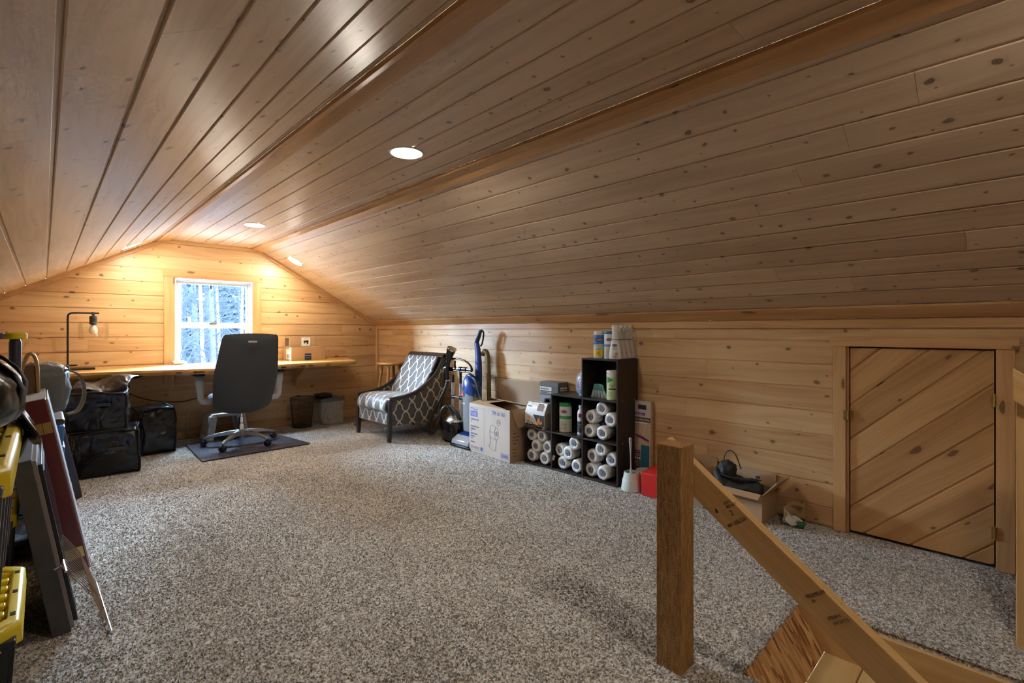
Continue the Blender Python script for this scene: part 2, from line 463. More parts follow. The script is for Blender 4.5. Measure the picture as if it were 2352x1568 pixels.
# pile
def pile():
    rng = np.random.default_rng(5)
    pts = []
    def fillr(x0, x1, y0, y1, dens):
        n = int((x1-x0)*(y1-y0)*dens)
        p = np.column_stack((rng.uniform(x0, x1, n), rng.uniform(y0, y1, n))); pts.append(p)
    fillr(-.3, RX, 0, D, 12500)
    P = np.vstack(pts)
    # keep what lies in front of the camera, thinner far away
    f = np.array([.6947, .7193]); r = np.array([.7193, -.6947])
    dd = P@f; rr = P@r
    keep = (dd > .75) & (np.abs(rr) < dd*1.12+.1)
    keep &= rng.uniform(0, 1, len(P)) < np.clip(2.6/np.maximum(dd, .1), .45, 1)
    keep &= ~((P[:, 0] > OX0-.004) & (P[:, 0] < OX1+.004) & (P[:, 1] < OY1+.004))
    P = P[keep]
    # fringe of the opening
    n = 5200
    e1 = np.column_stack((rng.uniform(OX1-.004, OX1+.03, n), rng.uniform(-.25, OY1, n)))
    e2 = np.column_stack((rng.uniform(OX0, OX1, n//2), OY1+rng.uniform(-.004, .03, n//2)))
    e3 = np.column_stack((OX0-rng.uniform(-.004, .03, n//3), rng.uniform(.2, OY1, n//3)))
    P = np.vstack((P, e1, e2, e3)); n = len(P)
    h = rng.uniform(.005, .0095, n); rad = rng.uniform(.0030, .0050, n)*np.clip((P@f)/2.4, 1, 1.5)
    a0 = rng.uniform(0, 2*PI, n); lean = rng.uniform(-.006, .006, (n, 2))
    V = np.zeros((n, 4, 3))
    for k in range(3):
        V[:, k, 0] = P[:, 0]+rad*np.cos(a0+k*2*PI/3); V[:, k, 1] = P[:, 1]+rad*np.sin(a0+k*2*PI/3); V[:, k, 2] = -.005
    V[:, 3, 0] = P[:, 0]+lean[:, 0]; V[:, 3, 1] = P[:, 1]+lean[:, 1]; V[:, 3, 2] = h-.005
    base = (np.arange(n)*4)[:, None, None]
    F = (base+np.array([[0,1,3],[1,2,3],[2,0,3]])[None]).reshape(-1, 3)
    me = bpy.data.meshes.new('carpet_pile')
    me.vertices.add(n*4); me.vertices.foreach_set('co', V.reshape(-1))
    me.loops.add(len(F)*3); me.loops.foreach_set('vertex_index', F.reshape(-1).astype(np.int32))
    me.polygons.add(len(F)); me.polygons.foreach_set('loop_start', (np.arange(len(F))*3).astype(np.int32))
    me.polygons.foreach_set('loop_total', np.full(len(F), 3, dtype=np.int32))
    me.update(); me.validate()
    me.materials.append(CARPET)
    o = bpy.data.objects.new('carpet_pile', me); link(o, floor); o['kind'] = 'stuff'
    print('tufts', n)
pile()

# ---- ceiling
ceil = structure('ceiling')
bk = MB()
bk.box(XL-.01, XR+.01, YB, D, CZ+.014, CZ+.03)
for sgn, xa, xb in ((1, XR, RX+.03), (-1, XL, LX-.03)):
    z1 = CZ-abs(xb-xa)*SL
    a = [(xa, CZ+.016), (xb, z1+.016), (xb, z1+.04), (xa, CZ+.04)]
    bk.prism(a, 'y', YB, D)
bk.build('ceiling_backing', W_BACK, ceil)
rc = random.Random(3)
def board_rows(o, u, n, total_len, widths, m, parent, cuts):
    """rows of boards: o corner, u along, rows advance along v = n x u"""
    y = 0
    for k, wd in enumerate(widths):
        x = 0; cs = cuts(k)
        edges = [0]+[c for c in cs if .3 < c < total_len-.3]+[total_len]
        for a, b_ in zip(edges[:-1], edges[1:]):
            M = frame(o, u, n); v = Vector(n).normalized().cross(Vector(u).normalized())
            M.translation = Vector(o)+Vector(u).normalized()*a+v*y
            plank([(0.0004, 0), (b_-a-.0004, 0), (b_-a-.0004, wd), (0.0004, wd)], M, m, parent, gap=.0052)
        y += wd
L_ = D-YB
def rcuts(k):
    c = []; x = rc.uniform(.8, 3.2)
    while x < L_: c.append(x); x += rc.uniform(2.2, 4.2)
    return c
# flat part: normal down; u=+Y -> v = n x u = (0,0,-1)x(0,1,0) = (1,0,0)
nfl = 7; wf = (XR-XL)/6.5
board_rows((XL, YB, CZ), (0,1,0), (0,0,-1), L_, [wf*.5]+[wf]*6, W_CEIL, ceil, rcuts)
# right slope
dn = Vector((1, 0, -SL)).normalized()
nr = Vector((-SL, 0, -1)).normalized()
first = .0895
ws = [first]+[.1362]*10
ws.append(slope_len-sum(ws))
board_rows((XR, YB, CZ), (0,1,0), tuple(nr), L_, ws, W_CEIL, ceil, rcuts)
# left slope: u=-Y so that v runs down to -x ; n=(SL,0,-1)
nl = Vector((SL, 0, -1)).normalized()
wl = [.085, .14, .142, .142, .142, .142, .142, .142, .142, .142, .142, .142]
wl = wl[:11]; wl.append(slope_len-sum(wl))
board_rows((XL, D, CZ), (0,-1,0), tuple(nl), L_, wl, W_CEIL, ceil, lambda k: [] if k in (2,3,4) else rcuts(k))

# ---- end wall (far, with the window)
wall_far = structure('wall_far')
WX0, WX1, WZ0, WZ1 = .945, 1.662, .640, 1.625     # window opening
def gx(z):   # x range inside the gable at height z
    if z <= KZ: return LX, RX
    if z >= CZ: return XL, XR
    return XL-(CZ-z)/SL, XR+(CZ-z)/SL
mb = MB()
for x0, x1, z0, z1 in ((LX-.05, WX0-.02, -.2, 2.1), (WX1+.02, RX+.05, -.2, 2.1), (WX0-.02, WX1+.02, -.2, WZ0-.02), (WX0-.02, WX1+.02, WZ1+.02, 2.1)):
    mb.box(x0, x1, D+.013, D+.12, z0, z1)
mb.build('wall_backing', W_BACK, wall_far)
z = 1.167-9*WB; k = 0
re_ = random.Random(8)
while z < CZ-.005:
    z1 = min(z+WB, CZ)
    z0 = max(z, 0)
    segs = []
    casx0, casx1 = .93, 1.68
    full = [(-1, 4)] if (z1 < WZ0 or z0 > WZ1+.05) else [(-1, casx0), (casx1, 4)]
    for a, b_ in full:
        lo = [max(a, gx(zz)[0]) for zz in (z0, z1)]; hi = [min(b_, gx(zz)[1]) for zz in (z0, z1)]
        if a == -1: a = min(lo)
        if b_ == 4: b_ = max(hi)
        cuts = [a]; c = a+re_.uniform(.6, 1.8)
        while c < b_-.35: cuts.append(c); c += re_.uniform(1.1, 2.2)
        cuts.append(b_)
        for p, q in zip(cuts[:-1], cuts[1:]):
            pl0, pl1 = max(p, lo[0]), max(p, lo[1]); ph0, ph1 = min(q, hi[0]), min(q, hi[1])
            if ph1-pl1 < .01: continue
            M = frame((p, D, z0), (1,0,0), (0,-1,0))
            plank([(pl0-p+.0003, 0), (ph0-p-.0003, 0), (ph1-p-.0003, z1-z0), (pl1-p+.0003, z1-z0)], M, W_WALL, wall_far)
    z += WB; k += 1

# ---- right wall
wall_right = structure('wall_right')
DY0, DY1, DZ1 = .062, .632, 1.014                  # door opening
mb = MB()
mb.box(RX+.013, RX+.1, DY1+.01, D, -.2, KZ+.05); mb.box(RX+.013, RX+.1, YB, DY0-.01, -.2, KZ+.05)
mb.box(RX+.013, RX+.1, DY0-.01, DY1+.01, DZ1+.005, KZ+.05); mb.box(RX+.06, RX+.1, DY0-.01, DY1+.01, -.2, DZ1+.01)
mb.build('wall_backing', W_BACK, wall_right)
z = 1.038-8*WB; rr_ = random.Random(21)
while z < 1.13:
    z0 = max(z, 0); z1 = min(z+WB, 1.13)
    spans = [(YB, D)] if z0 > DZ1-.01 else [(YB, DY0-.03), (DY1+.03, D)]
    for a, b_ in spans:
        cuts = [a]; c = a+rr_.uniform(.5, 1.6)
        while c < b_-.4: cuts.append(c); c += rr_.uniform(.9, 2.0)
        cuts.append(b_)
        for p, q in zip(cuts[:-1], cuts[1:]):
            # u=-Y, n=-X  -> v = n x u = (-1,0,0)x(0,-1,0) = (0,0,1)
            M = frame((RX, q, z0), (0,-1,0), (-1,0,0))
            plank([(.0003, 0), (q-p-.0003, 0), (q-p-.0003, z1-z0), (.0003, z1-z0)], M, W_WALL, wall_right)
    z += WB

# ---- left wall and near wall (behind the camera)
wall_left = structure('wall_left'); wall_near = structure('wall_near')
for k in range(10):
    z0 = k*WB; z1 = min(z0+WB, KZ)
    if z1 <= z0: break
    M = frame((LX, YB, z0), (0,1,0), (1,0,0))
    plank([(0, 0), (L_, 0), (L_, z1-z0), (0, z1-z0)], M, W_WALL, wall_left)
MB().box(LX-.1, LX-.013, YB, D, -.2, KZ+.05).build('wall_backing', W_BACK, wall_left)
MB().box(LX-.1, RX+.1, YB-.12, YB-.013, -2.6, 2.1).build('wall_backing', W_BACK, wall_near)
k = 0
while k*WB < CZ:
    z0 = k*WB; z1 = min(z0+WB, CZ)
    a0, b0 = gx(z0); a1, b1 = gx(z1)
    M = frame((b0, YB, z0), (-1,0,0), (0,1,0))
    plank([(0, 0), (b0-a0, 0), (b0-a1, z1-z0), (b0-b1, z1-z0)], M, W_WALL, wall_near)
    k += 1

# ---- trims
TN = [1]
def trim(mbs, m=W_TRIM, long='y'):
    """a strip of trim; the mesh is turned so that object X follows the strip"""
    TN[0] += 1
    o = mbs.build('trim_%d' % TN[0], m, bevel=.002)
    o['kind'] = 'structure'
    if long == 'y':   # rotate the data so that local X = world Y
        Mr = Matrix.Rotation(PI/2, 4, 'Z')
        o.data.transform(Mr.inverted()); o.matrix_world = Mr
    elif long == 'z':
        Mr = Matrix.Rotation(-PI/2, 4, 'Y')
        o.data.transform(Mr.inverted()); o.matrix_world = Mr
    return o
# breaks of the ceiling: a strip under the flat part and a strip on the slope
for s, xb in ((-1, XL), (1, XR)):
    trim(MB().prism([(xb-s*.062, CZ), (xb+s*.0, CZ), (xb+s*.012, CZ-.020), (xb-s*.062, CZ-.020)], 'y', YB, D))
    c0 = (xb, CZ); dx, dz = s/math.hypot(1, SL), -SL/math.hypot(1, SL); nx, nz = -s*SL/math.hypot(1, SL), -1/math.hypot(1, SL)
    q = [(xb, CZ), (xb+dx*.06, CZ+dz*.06), (xb+dx*.06+nx*.016, CZ+dz*.06+nz*.016), (xb+nx*.016, CZ+nz*.016)]
    trim(MB().prism(q, 'y', YB, D))
# gable edges on the far wall
hyp = math.hypot(1, SL)
for s, xb, xe in ((1, XR, RX), (-1, XL, LX)):
    nx, nz = -s*SL/hyp, -1/hyp
    q = [(xb, CZ), (xe, CZ-abs(xe-xb)*SL), (xe+nx*.035, CZ-abs(xe-xb)*SL+nz*.035-.01), (xb+nx*.035, CZ+nz*.035)]
    trim(MB().prism(q, 'y', D-.022, D), long='x')
trim(MB().box(XL, XR, D-.02, D, CZ-.035, CZ), long='x')
# knee wall: flat band and sloped cove
trim(MB().box(RX-.018, RX, YB, D, 1.115, 1.166))
trim(MB().prism([(RX, 1.17), (RX, 1.19), (RX-.075, 1.19+.075*SL), (RX-.083, 1.180+.075*SL), (RX-.032, 1.166)], 'y', YB, D))
# corner board
trim(MB().box(RX-.018, RX, D-.05, D, 0, 1.115), long='z')
trim(MB().box(LX, LX+.018, YB, D, 1.13, 1.19))
# window casing
trim(MB().box(.858, WX0+.001, D-.018, D, .575, 1.630), long='z')
trim(MB().box(WX1-.001, 1.748, D-.018, D, .575, 1.630), long='z')
trim(MB().box(.850, 1.756, D-.020, D, 1.630, 1.712), long='x')
trim(MB().box(.948, 1.659, D-.018, D, .560, .642), long='x')
# door casing
trim(MB().box(RX-.020, RX, DY1+.008, DY1+.066, 0, 1.015), long='z')
trim(MB().box(RX-.020, RX, -.002, DY0-.002, 0, 1.015), long='z')
trim(MB().box(RX-.026, RX, -.016, DY1+.082, 1.015, 1.068))
trim(MB().box(RX-.004, RX+.05, DY1-.004, DY1+.008, 0, DZ1), long='z')
trim(MB().box(RX-.004, RX+.05, DY0-.012, DY0-.002, 0, DZ1), long='z')

# ---- door of diagonal boards
door = structure('door_1')
dw, dh = .556, .992
DM = frame((RX-.002, DY1-.010, .016), (0,-1,0), (-1,0,0))
MB().box(RX+.012, RX+.03, DY0+.004, DY1-.010, .016, .016+dh).build('door_backing', W_BACK, door)
rect = [(0, 0), (dw, 0), (dw, dh), (0, dh)]
ang = math.radians(43.5); ca, sa = math.cos(ang), math.sin(ang)
wstrip = .134; off0 = -.4
kk = 0
t0 = -dw*sa
s_ = (.137-.016)*ca-4*wstrip
while s_ < dh*ca+.01:
    p = clip(clip(rect, -sa, ca, s_+wstrip), sa, -ca, -s_)
    if len(p) > 2:
        # into the strip's frame
        q = [(x*ca+y*sa, -x*sa+y*ca-s_) for x, y in p]
        M = DM @ (Matrix.Rotation(ang, 4, 'Z')) @ Matrix.Translation((0, s_, 0))
        plank(q, M, W_DOOR, door, name='board', gap=.004)
    s_ += wstrip
# hinges (brass); the latch side hinge of the photo and the two slim ones at right
def hinge(y, z, w=.030, h=.055, parent=door):
    hb = MB()
    hb.box(RX-.024, RX-.020, y, y+w*.42, z-h/2, z+h/2); hb.box(RX-.006, RX-.002, y-w*.5, y-.004, z-h/2, z+h/2)
    hb.box(RX-.024, RX-.004, y-.003, y, z-h/2, z+h/2)
    for k in range(5): hb.cyl((RX-.026, y-.002, z-h/2+k*h/5+.001), (RX-.026, y-.002, z-h/2+(k+1)*h/5-.001), .004, n=8)
    for zz in (-.018, 0, .018):
        hb.cyl((RX-.0262, y+.008, z+zz), (RX-.024, y+.008, z+zz), .0025, n=6)
    return hb.build('hinge', BRASS, parent)
hinge(DY1-.002, .640, .045, .050)
hinge(DY0+.004, .78, .02, .06); hinge(DY0+.004, .17, .02, .06)

# ---- window: vinyl double-hung
win = structure('window_1')
VIN = mat('vinyl', (.72,.74,.76), .35)
fr = MB(); yf0, yf1 = D+.035, D+.105
X0, X1, Z0, Z1 = WX0, WX1, WZ0, WZ1
fr.box(X0, X0+.022, yf0, yf1, Z0, Z1); fr.box(X1-.022, X1, yf0, yf1, Z0, Z1)
fr.box(X0+.022, X1-.022, yf0, yf1, Z1-.022, Z1); fr.box(X0+.022, X1-.022, yf0, yf1, Z0, Z0+.022)
fr.build('window_frame', VIN, win, bevel=.003)
jb = MB()
jb.box(X0-.002, X0+.012, D-.014, yf0, Z0, Z1); jb.box(X1-.012, X1+.002, D-.014, yf0, Z0, Z1)
jb.box(X0+.012, X1-.012, D-.014, yf0, Z1-.012, Z1+.002); jb.box(X0+.012, X1-.012, D-.014, yf0, Z0-.002, Z0+.014)
jb.build('jamb', WHITEP, win)
def sash(z0, z1, y0, y1, f=.038, top=.038, bot=.038, name='sash'):
    s = MB(); a, b_ = X0+.022, X1-.022
    s.box(a, a+f, y0, y1, z0, z1); s.box(b_-f, b_, y0, y1, z0, z1)
    s.box(a+f, b_-f, y0, y1, z1-top, z1); s.box(a+f, b_-f, y0, y1, z0, z0+bot)
    so = s.build(name, VIN, win, bevel=.003)
    g = MB(); g.box(a+f-.003, b_-f+.003, (y0+y1)/2-.002, (y0+y1)/2+.002, z0+bot-.003, z1-top+.003)
    g.build('pane', GLASS, so)
gm, gt, gb, GN, GL = nt('window_glass')
GN.remove(gb)
tr = GN.new('ShaderNodeBsdfTransparent'); gl = GN.new('ShaderNodeBsdfGlossy'); gl.inputs['Roughness'].default_value = .02
lw = GN.new('ShaderNodeLayerWeight'); lw.inputs[0].default_value = .12
mx = GN.new('ShaderNodeMixShader'); GL.new(lw.outputs[0], mx.inputs[0]); GL.new(tr.outputs[0], mx.inputs[1]); GL.new(gl.outputs[0], mx.inputs[2])
GL.new(mx.outputs[0], GN['Material Output'].inputs[0]); tr.inputs[0].default_value = (.96,.98,.98,1)
GLASS = gm
sash(1.150, Z1-.022, yf0+.038, yf0+.062, f=.020, top=.022, bot=.030)
sash(Z0+.022, 1.168, yf0+.008, yf0+.032, f=.036, top=.044, bot=.040)
lk = MB(); cx = 1.29
lk.box(cx-.035, cx+.035, yf0-.006, yf0+.03, 1.166, 1.176); lk.tube(bezier((cx-.02, yf0+.004, 1.18), (cx, yf0-.02, 1.19), (cx+.03, yf0-.02, 1.188), (cx+.045, yf0-.004, 1.18), 6), .006, 6)
lk.build('latch', BLACK, win)
MB().box(1.27, 1.285, yf0+.03, yf0+.037, 1.54, 1.575).build('vent_stop', BLACK, win)
MB().box(1.075, 1.10, yf0+.024, yf0+.036, 1.175, 1.24).build('vent_tab', WHITEP, win)

# ================================================================== STAIRS
st = thing('staircase', 'unfinished attic stair dropping through the opening in the carpeted floor', 'staircase', (OX0, OY1, 0))
def rel(mbs, name, m, par, org, **k):
    mbs.v = [(x-org[0], y-org[1], z-org[2]) for x, y, z in mbs.v]
    return mbs.build(name, m, par, **k)
SO = (OX0, OY1, 0)
# leaning strand board riser
q = [(OY1+.006, -.012), (.523, -.166), (.535, -.178), (OY1+.016, -.03)]
o = rel(MB().prism(q, 'x', OX0-.0, OX1-.006), 'riser', OSB, st, SO); tag(o, 'strand board riser with coarse orange-brown flakes')
yk = .523; zk = -.166
for k in range(5):
    zt = zk-.19*k; yt = yk-.255*k
    for j in range(2):
        M = (MB().box(OX0+.002, OX1-.008, yt-.127*(j+1)+.002, yt-.127*j-.001, zt-.038, zt))
        rel(M, 'tread_plank', W_PALE, st, SO, bevel=.003)
    if k: rel(MB().box(OX0+.002, OX1-.008, yt+.001, yt+.016, zt, zt+.152), 'riser', W_PALE, st, SO)
# side walls of the opening
TANP = mat('tan_panel', (.62,.38,.17), .6, var=.05, vscale=3)
o = rel(MB().box(OX1-.007, OX1+.004, YB, OY1+.01, -1.6, -.20), 'side_panel', TANP, st, SO)
o = rel(MB().box(OX1-.012, OX1+.006, .365, OY1+.004, -.20, -.020), 'skirt_panel', TANP, st, SO, bevel=.002)
tag(o, 'smooth tan panel beside the first tread')
sk = MB().box(OX1-.016, OX1+.006, YB, .362, -.235, -.024)
sk.v = [(x-OX1, y, z) for x, y, z in sk.v]
Mr = Matrix.Rotation(PI/2, 4, 'Z')
o = sk.build('skirt_board', W_RAIL, st, bevel=.002); o.data.transform(Mr.inverted()); o.matrix_local = Matrix.Translation((OX1-OX0, -OY1, 0)) @ Mr
rel(MB().box(OX0-.012, OX0+.001, YB, OY1-.01, -1.6, -.02), 'side_panel', TANP, st, SO)
rel(MB().box(OX0-.012, OX1+.01, OY1+.005, OY1+.02, -1.6, -.19), 'end_panel', TANP, st, SO)
rel(MB().box(OX0-.02, OX1+.02, YB, OY1+.02, -1.62, -1.60), 'bottom_panel', mat('stair_dark', (.15,.10,.06), .9), st, SO)

# newel post
px0, px1, py0, py1, ptz = 1.466, 1.553, .739, .828, .727
np_ = thing('newel_post', 'rough-sawn square wooden newel post at the head of the stair opening', 'post', ((px0+px1)/2, (py0+py1)/2, 0))
def vpost(x, y, w_, z1, m, par, name='post_shaft'):
    # lathe-free rough post: slightly wobbly square column, object X runs up
    mb = MB(); rings = []; n = 26
    for i in range(n+1):
        z = -.004+(z1+.004)*i/n; ring = []
        for (a, b_) in ((-1,-1),(0,-1),(1,-1),(1,0),(1,1),(0,1),(-1,1),(-1,0)):
            j = .0007*mn.noise(Vector((a*3, b_*3, z*40)))
            ring.append((z, a*(w_/2+j), b_*(w_/2+j)))
        rings.append(ring)
    mb.rings(rings)
    o = mb.build(name, m, par, bevel=.0015)
    o.matrix_local = Matrix.Rotation(-PI/2, 4, 'Y')
    return o
# rough sawn fuzz
def rough_mat():
    m = wood('post_rough', (.55,.30,.095), (.33,.155,.04), rough=.85, kx=2, ky=4, kdens=.4, rnd=0)
    N, L = m.node_tree.nodes, m.node_tree.links
    b = N['Principled BSDF']; src = b.inputs['Normal'].links[0].from_socket
    tc = N.new('ShaderNodeTexCoord'); mp = N.new('ShaderNodeMapping'); mp.inputs['Scale'].default_value = (160, 260, 260); L.new(tc.outputs['Object'], mp.inputs[0])
    n = N.new('ShaderNodeTexNoise'); n.inputs['Scale'].default_value = 1; n.inputs['Detail'].default_value = 2; L.new(mp.outputs[0], n.inputs['Vector'])
    bp = N.new('ShaderNodeBump'); bp.inputs['Strength'].default_value = .9; bp.inputs['Distance'].default_value = .004
    L.new(n.outputs[0], bp.inputs['Height']); L.new(src, bp.inputs['Normal']); L.new(bp.outputs[0], b.inputs['Normal'])
    cs = b.inputs['Base Color'].links[0].from_socket
    mp2 = N.new('ShaderNodeMapping'); mp2.inputs['Scale'].default_value = (26, 150, 150); L.new(tc.outputs['Object'], mp2.inputs[0])
    n2 = N.new('ShaderNodeTexNoise'); n2.inputs['Scale'].default_value = 1; n2.inputs['Detail'].default_value = 5; n2.inputs['Roughness'].default_value = .7; L.new(mp2.outputs[0], n2.inputs['Vector'])
    cr = N.new('ShaderNodeValToRGB'); cr.color_ramp.elements[0].position = .32; cr.color_ramp.elements[0].color = (.42,.36,.30,1)
    cr.color_ramp.elements[1].position = .66; cr.color_ramp.elements[1].color = (1.0,1.0,1.0,1); L.new(n2.outputs[0], cr.inputs[0])
    mx = N.new('ShaderNodeMix'); mx.data_type = 'RGBA'; mx.blend_type = 'MULTIPLY'; mx.inputs[0].default_value = 1
    L.new(cs, mx.inputs[6]); L.new(cr.outputs[0], mx.inputs[7]); L.new(mx.outputs[2], b.inputs['Base Color'])
    return m
ROUGH = rough_mat()
vpost(0, 0, .087, ptz, ROUGH, np_)
# splinters of the rough sawn faces
fz = MB(); rz_ = random.Random(4)
for i in range(420):
    z_ = ptz-(rz_.random()**1.5)*ptz*.75
    f_ = rz_.choice((0, 0, 1))
    s_ = rz_.uniform(.0015, .0035)
    if f_ == 0: c_ = Vector((-.0437, rz_.uniform(-.042, .042), z_)); n_ = Vector((-1,0,0)); t_ = Vector((0,1,0))
    else: c_ = Vector((rz_.uniform(-.042, .042), -.0437, z_)); n_ = Vector((0,-1,0)); t_ = Vector((1,0,0))
    a_ = rz_.uniform(-.8, .8); up_ = Vector((0,0,1))*math.cos(a_)+t_*math.sin(a_)
    fz.add([c_-t_*s_*.5, c_+t_*s_*.5, c_+up_*s_*1.6+n_*s_*.8], [(0,1,2)])
fz.build('splinter_fuzz', mat('splinters', (.62,.38,.16), .8), np_, fix=False)['kind'] = 'stuff'

def slope_rail(p0, p1, wd, dep, m, par, name, bevel=.003, plumb=True):
    """timber whose face top edge runs p0->p1 (in a YZ plane), thickness along +x"""
    p0, p1 = Vector(p0), Vector(p1); d = p1-p0; L0 = d.length
    M = Matrix.Identity(4)
    u = d.normalized(); n = Vector((-1, 0, 0)); v = n.cross(u)
    if v.z < 0: n = -n; v = -v
    M = Matrix((u, v, n)).transposed().to_4x4(); M.translation = p0
    mb = MB(); zz = (0, -dep) if n.x < 0 else (0, dep)
    k = wd*v.y/u.y if plumb else 0
    a = [(0, 0), (L0, 0), (L0+k, -wd), (0+k, -wd)]
    mb.prism(a, 'z', min(zz), max(zz))
    o = mb.build(name, m, par, bevel=bevel); o.matrix_local = M
    return o, M
hr = thing('handrail', 'sloping pine stair handrail fixed to the rough newel post, grade stamps on its face', 'handrail', (1.556, .83, .72))
A = Vector((1.556, .838, .730)); B = Vector((1.556, -.62, .730-.739*1.458))
slope_rail(A-Vector(hr.location), B-Vector(hr.location), .089, .038, W_RAIL, hr, 'rail')
dr = (B-A).normalized(); upv = Vector((-1,0,0)).cross(dr)
if upv.z < 0: upv = -upv
def rail_pt(s, t): return A-Vector(hr.location)+dr*s+upv*t+Vector((-.0006, 0, 0))
STAMP = mat('stamp_ink', (.10,.06,.03), .8)
for tx, sz, s, t in (('S-P-F', .013, .285, -.020), ('KD-HT', .013, .287, -.032), ('2', .026, .300, -.052), ('807', .014, .272, -.082), ('NLGA', .018, .308, -.078)):
    a = math.radians(38)
    rgt = dr*math.cos(math.radians(78))+upv*math.sin(math.radians(78)); uu = -dr*math.sin(math.radians(78))+upv*math.cos(math.radians(78))
# stamps read along the diagonal: letters run up and to the right
ang_s = math.radians(72)
rgt = dr*math.cos(ang_s)+upv*math.sin(ang_s); uu = -dr*math.sin(ang_s)+upv*math.cos(ang_s)
for tx, sz, s, t in (('S-P-F', .012, .268, -.028), ('KD-HT', .012, .280, -.030), ('2', .024, .302, -.038), ('807', .013, .318, -.076), ('NLGA', .016, .326, -.050),
                     ('PREMIUM', .014, .575, -.056), ('24', .011, .590, -.052), ('1750815', .011, .640, -.056), ('14520723', .011, .655, -.054)):
    text(tx, sz, rail_pt(s, t), rgt, uu, STAMP, hr, 'grade_stamp')
tree = MB()
for k in range(3): tree.add([(-.006+.001*k, .004*k, 0), (.006-.001*k, .004*k, 0), (0, .004*k+.007, 0)], [(0,1,2)])
o = tree.build('grade_stamp', STAMP, hr); Mx = Matrix((rgt, uu, rgt.cross(uu))).transposed().to_4x4(); Mx.translation = rail_pt(.268, -.066); o.matrix_local = Mx

# far side guard: slim post with a second sloping rail
gp = thing('guard_post', 'pale lumber guard post at the right edge beyond the stair opening', 'post', (2.486, -.048, 0))
o = vpost(0, 0, .089, .92, W_RAIL, gp)
hr2 = thing('handrail', 'short pale handrail sloping away from the small door, right edge', 'handrail', (2.44, 0, .93))
A2 = Vector((2.400, .004, .972)); B2 = Vector((2.400, -.60, .972-.739*.604))
slope_rail(A2-Vector(hr2.location), B2-Vector(hr2.location), .089, .038, W_RAIL, hr2, 'rail')

# ================================================================== RECESSED LIGHTS
EM = mat('lamp_diffuser', (1,1,1), .5)
eb = EM.node_tree.nodes['Principled BSDF']; eb.inputs['Emission Color'].default_value = (*LAMP_COLOR, 1); eb.inputs['Emission Strength'].default_value = LAMP_STRENGTH
def downlight(c, n, label):
    t_ = thing('recessed_light', label, 'light', c, group='recessed ceiling lights')
    Mq = Vector(n).to_track_quat('Z', 'Y').to_matrix().to_4x4()
    rg = MB().lathe([(.076,.0), (.078,.004), (.088,.003), (.090,-.002)], 32, cap=False)
    rg.xf(Mq).build('trim_ring', WHITEP, t_, smooth='all')
    dk = MB().lathe([(.077,.001), (.076,.0035), (.001,.0040)], 32); dk.xf(Mq).build('diffuser', EM, t_)
ls = [((1.33, 2.15, CZ), (0,0,-1), 'round glowing ceiling light nearest the camera on the flat ceiling'),
      ((1.305, 4.53, CZ), (0,0,-1), 'round glowing ceiling light on the flat ceiling near the window wall'),
      ((.562, 5.44, CZ-(XL-.562)*SL), tuple(nl), 'round glowing light on the left slope above the desk lamp'),
      ((1.98, 5.46, CZ-(1.98-XR)*SL), tuple(nr), 'round glowing light on the right slope above the desk boxes'),
      ((1.33, -.25, CZ), (0,0,-1), 'round ceiling light above the stair opening')]
for c, n, lb in ls: downlight(c, n, lb)

# ================================================================== DESK AREA
DZ = .762
desk = thing('live_edge_desk', 'long honey-coloured live-edge wooden desk slab running under the window', 'desk', (0, D, 0))
fr_ = spline([(-.60,5.19,0), (-.2,5.16,0), (.25,5.15,0), (.6,5.10,0), (.95,5.00,0), (1.25,4.965,0), (1.6,5.04,0), (2.0,5.12,0), (2.3,5.15,0), (2.54,5.18,0)], 8)
rj = random.Random(2)
top_ = [(x, y+rj.uniform(-.003,.003)) for x, y, _ in fr_]+[(2.56, 5.20), (2.72, D-.001), (-.60, D-.001)]
n = len(top_)
bot_ = [(x, y+.012+rj.uniform(-.004,.012)) for x, y in top_[:len(fr_)]]+[(2.55, 5.215), (2.712, D-.001), (-.60, D-.001)]
mid_ = [(x, y-.004+rj.uniform(-.004,.003)) for x, y in top_[:len(fr_)]]+top_[len(fr_):]
mb = MB()
mb.rings([[(x, y-D, DZ-.048) for x, y in bot_], [(x, y-D, DZ-.022) for x, y in mid_], [(x, y-D, DZ) for x, y in top_]])
mb.build('desk_top', W_DESK, desk, bevel=.002)
BARK = mat('bark', (.16,.075,.03), .9, bump=1, bscale=60, var=.5, vscale=30)
for k in range(16):                                    # remnants of bark on the front edge
    i = rj.randrange(int(len(fr_)*.35), len(fr_)-3); (x0, y0), (x1, y1) = mid_[i], mid_[i+1]
    b_ = MB().hexa([(x0, y0-D-.004, DZ-.040), (x1, y1-D-.004, DZ-.036), (x1, y1-D+.006, DZ-.036), (x0, y0-D+.006, DZ-.040), (x0, y0-D-.004, DZ-.018), (x1, y1-D-.004, DZ-.022), (x1, y1-D+.006, DZ-.02), (x0, y0-D+.006, DZ-.018)])
    b_.build('bark', BARK, desk)
for x in (2.12, .38):
    p = [(D-.002, DZ-.049), (D-.34, DZ-.049), (D-.34, DZ-.085), (D-.30, DZ-.11), (D-.12, DZ-.20), (D-.05, DZ-.31), (D-.002, DZ-.31)]
    q = [(y-D, z) for y, z in p]
    MB().prism(q, 'x', x-.02, x+.02).build('bracket', W_TRIM, desk, bevel=.003)

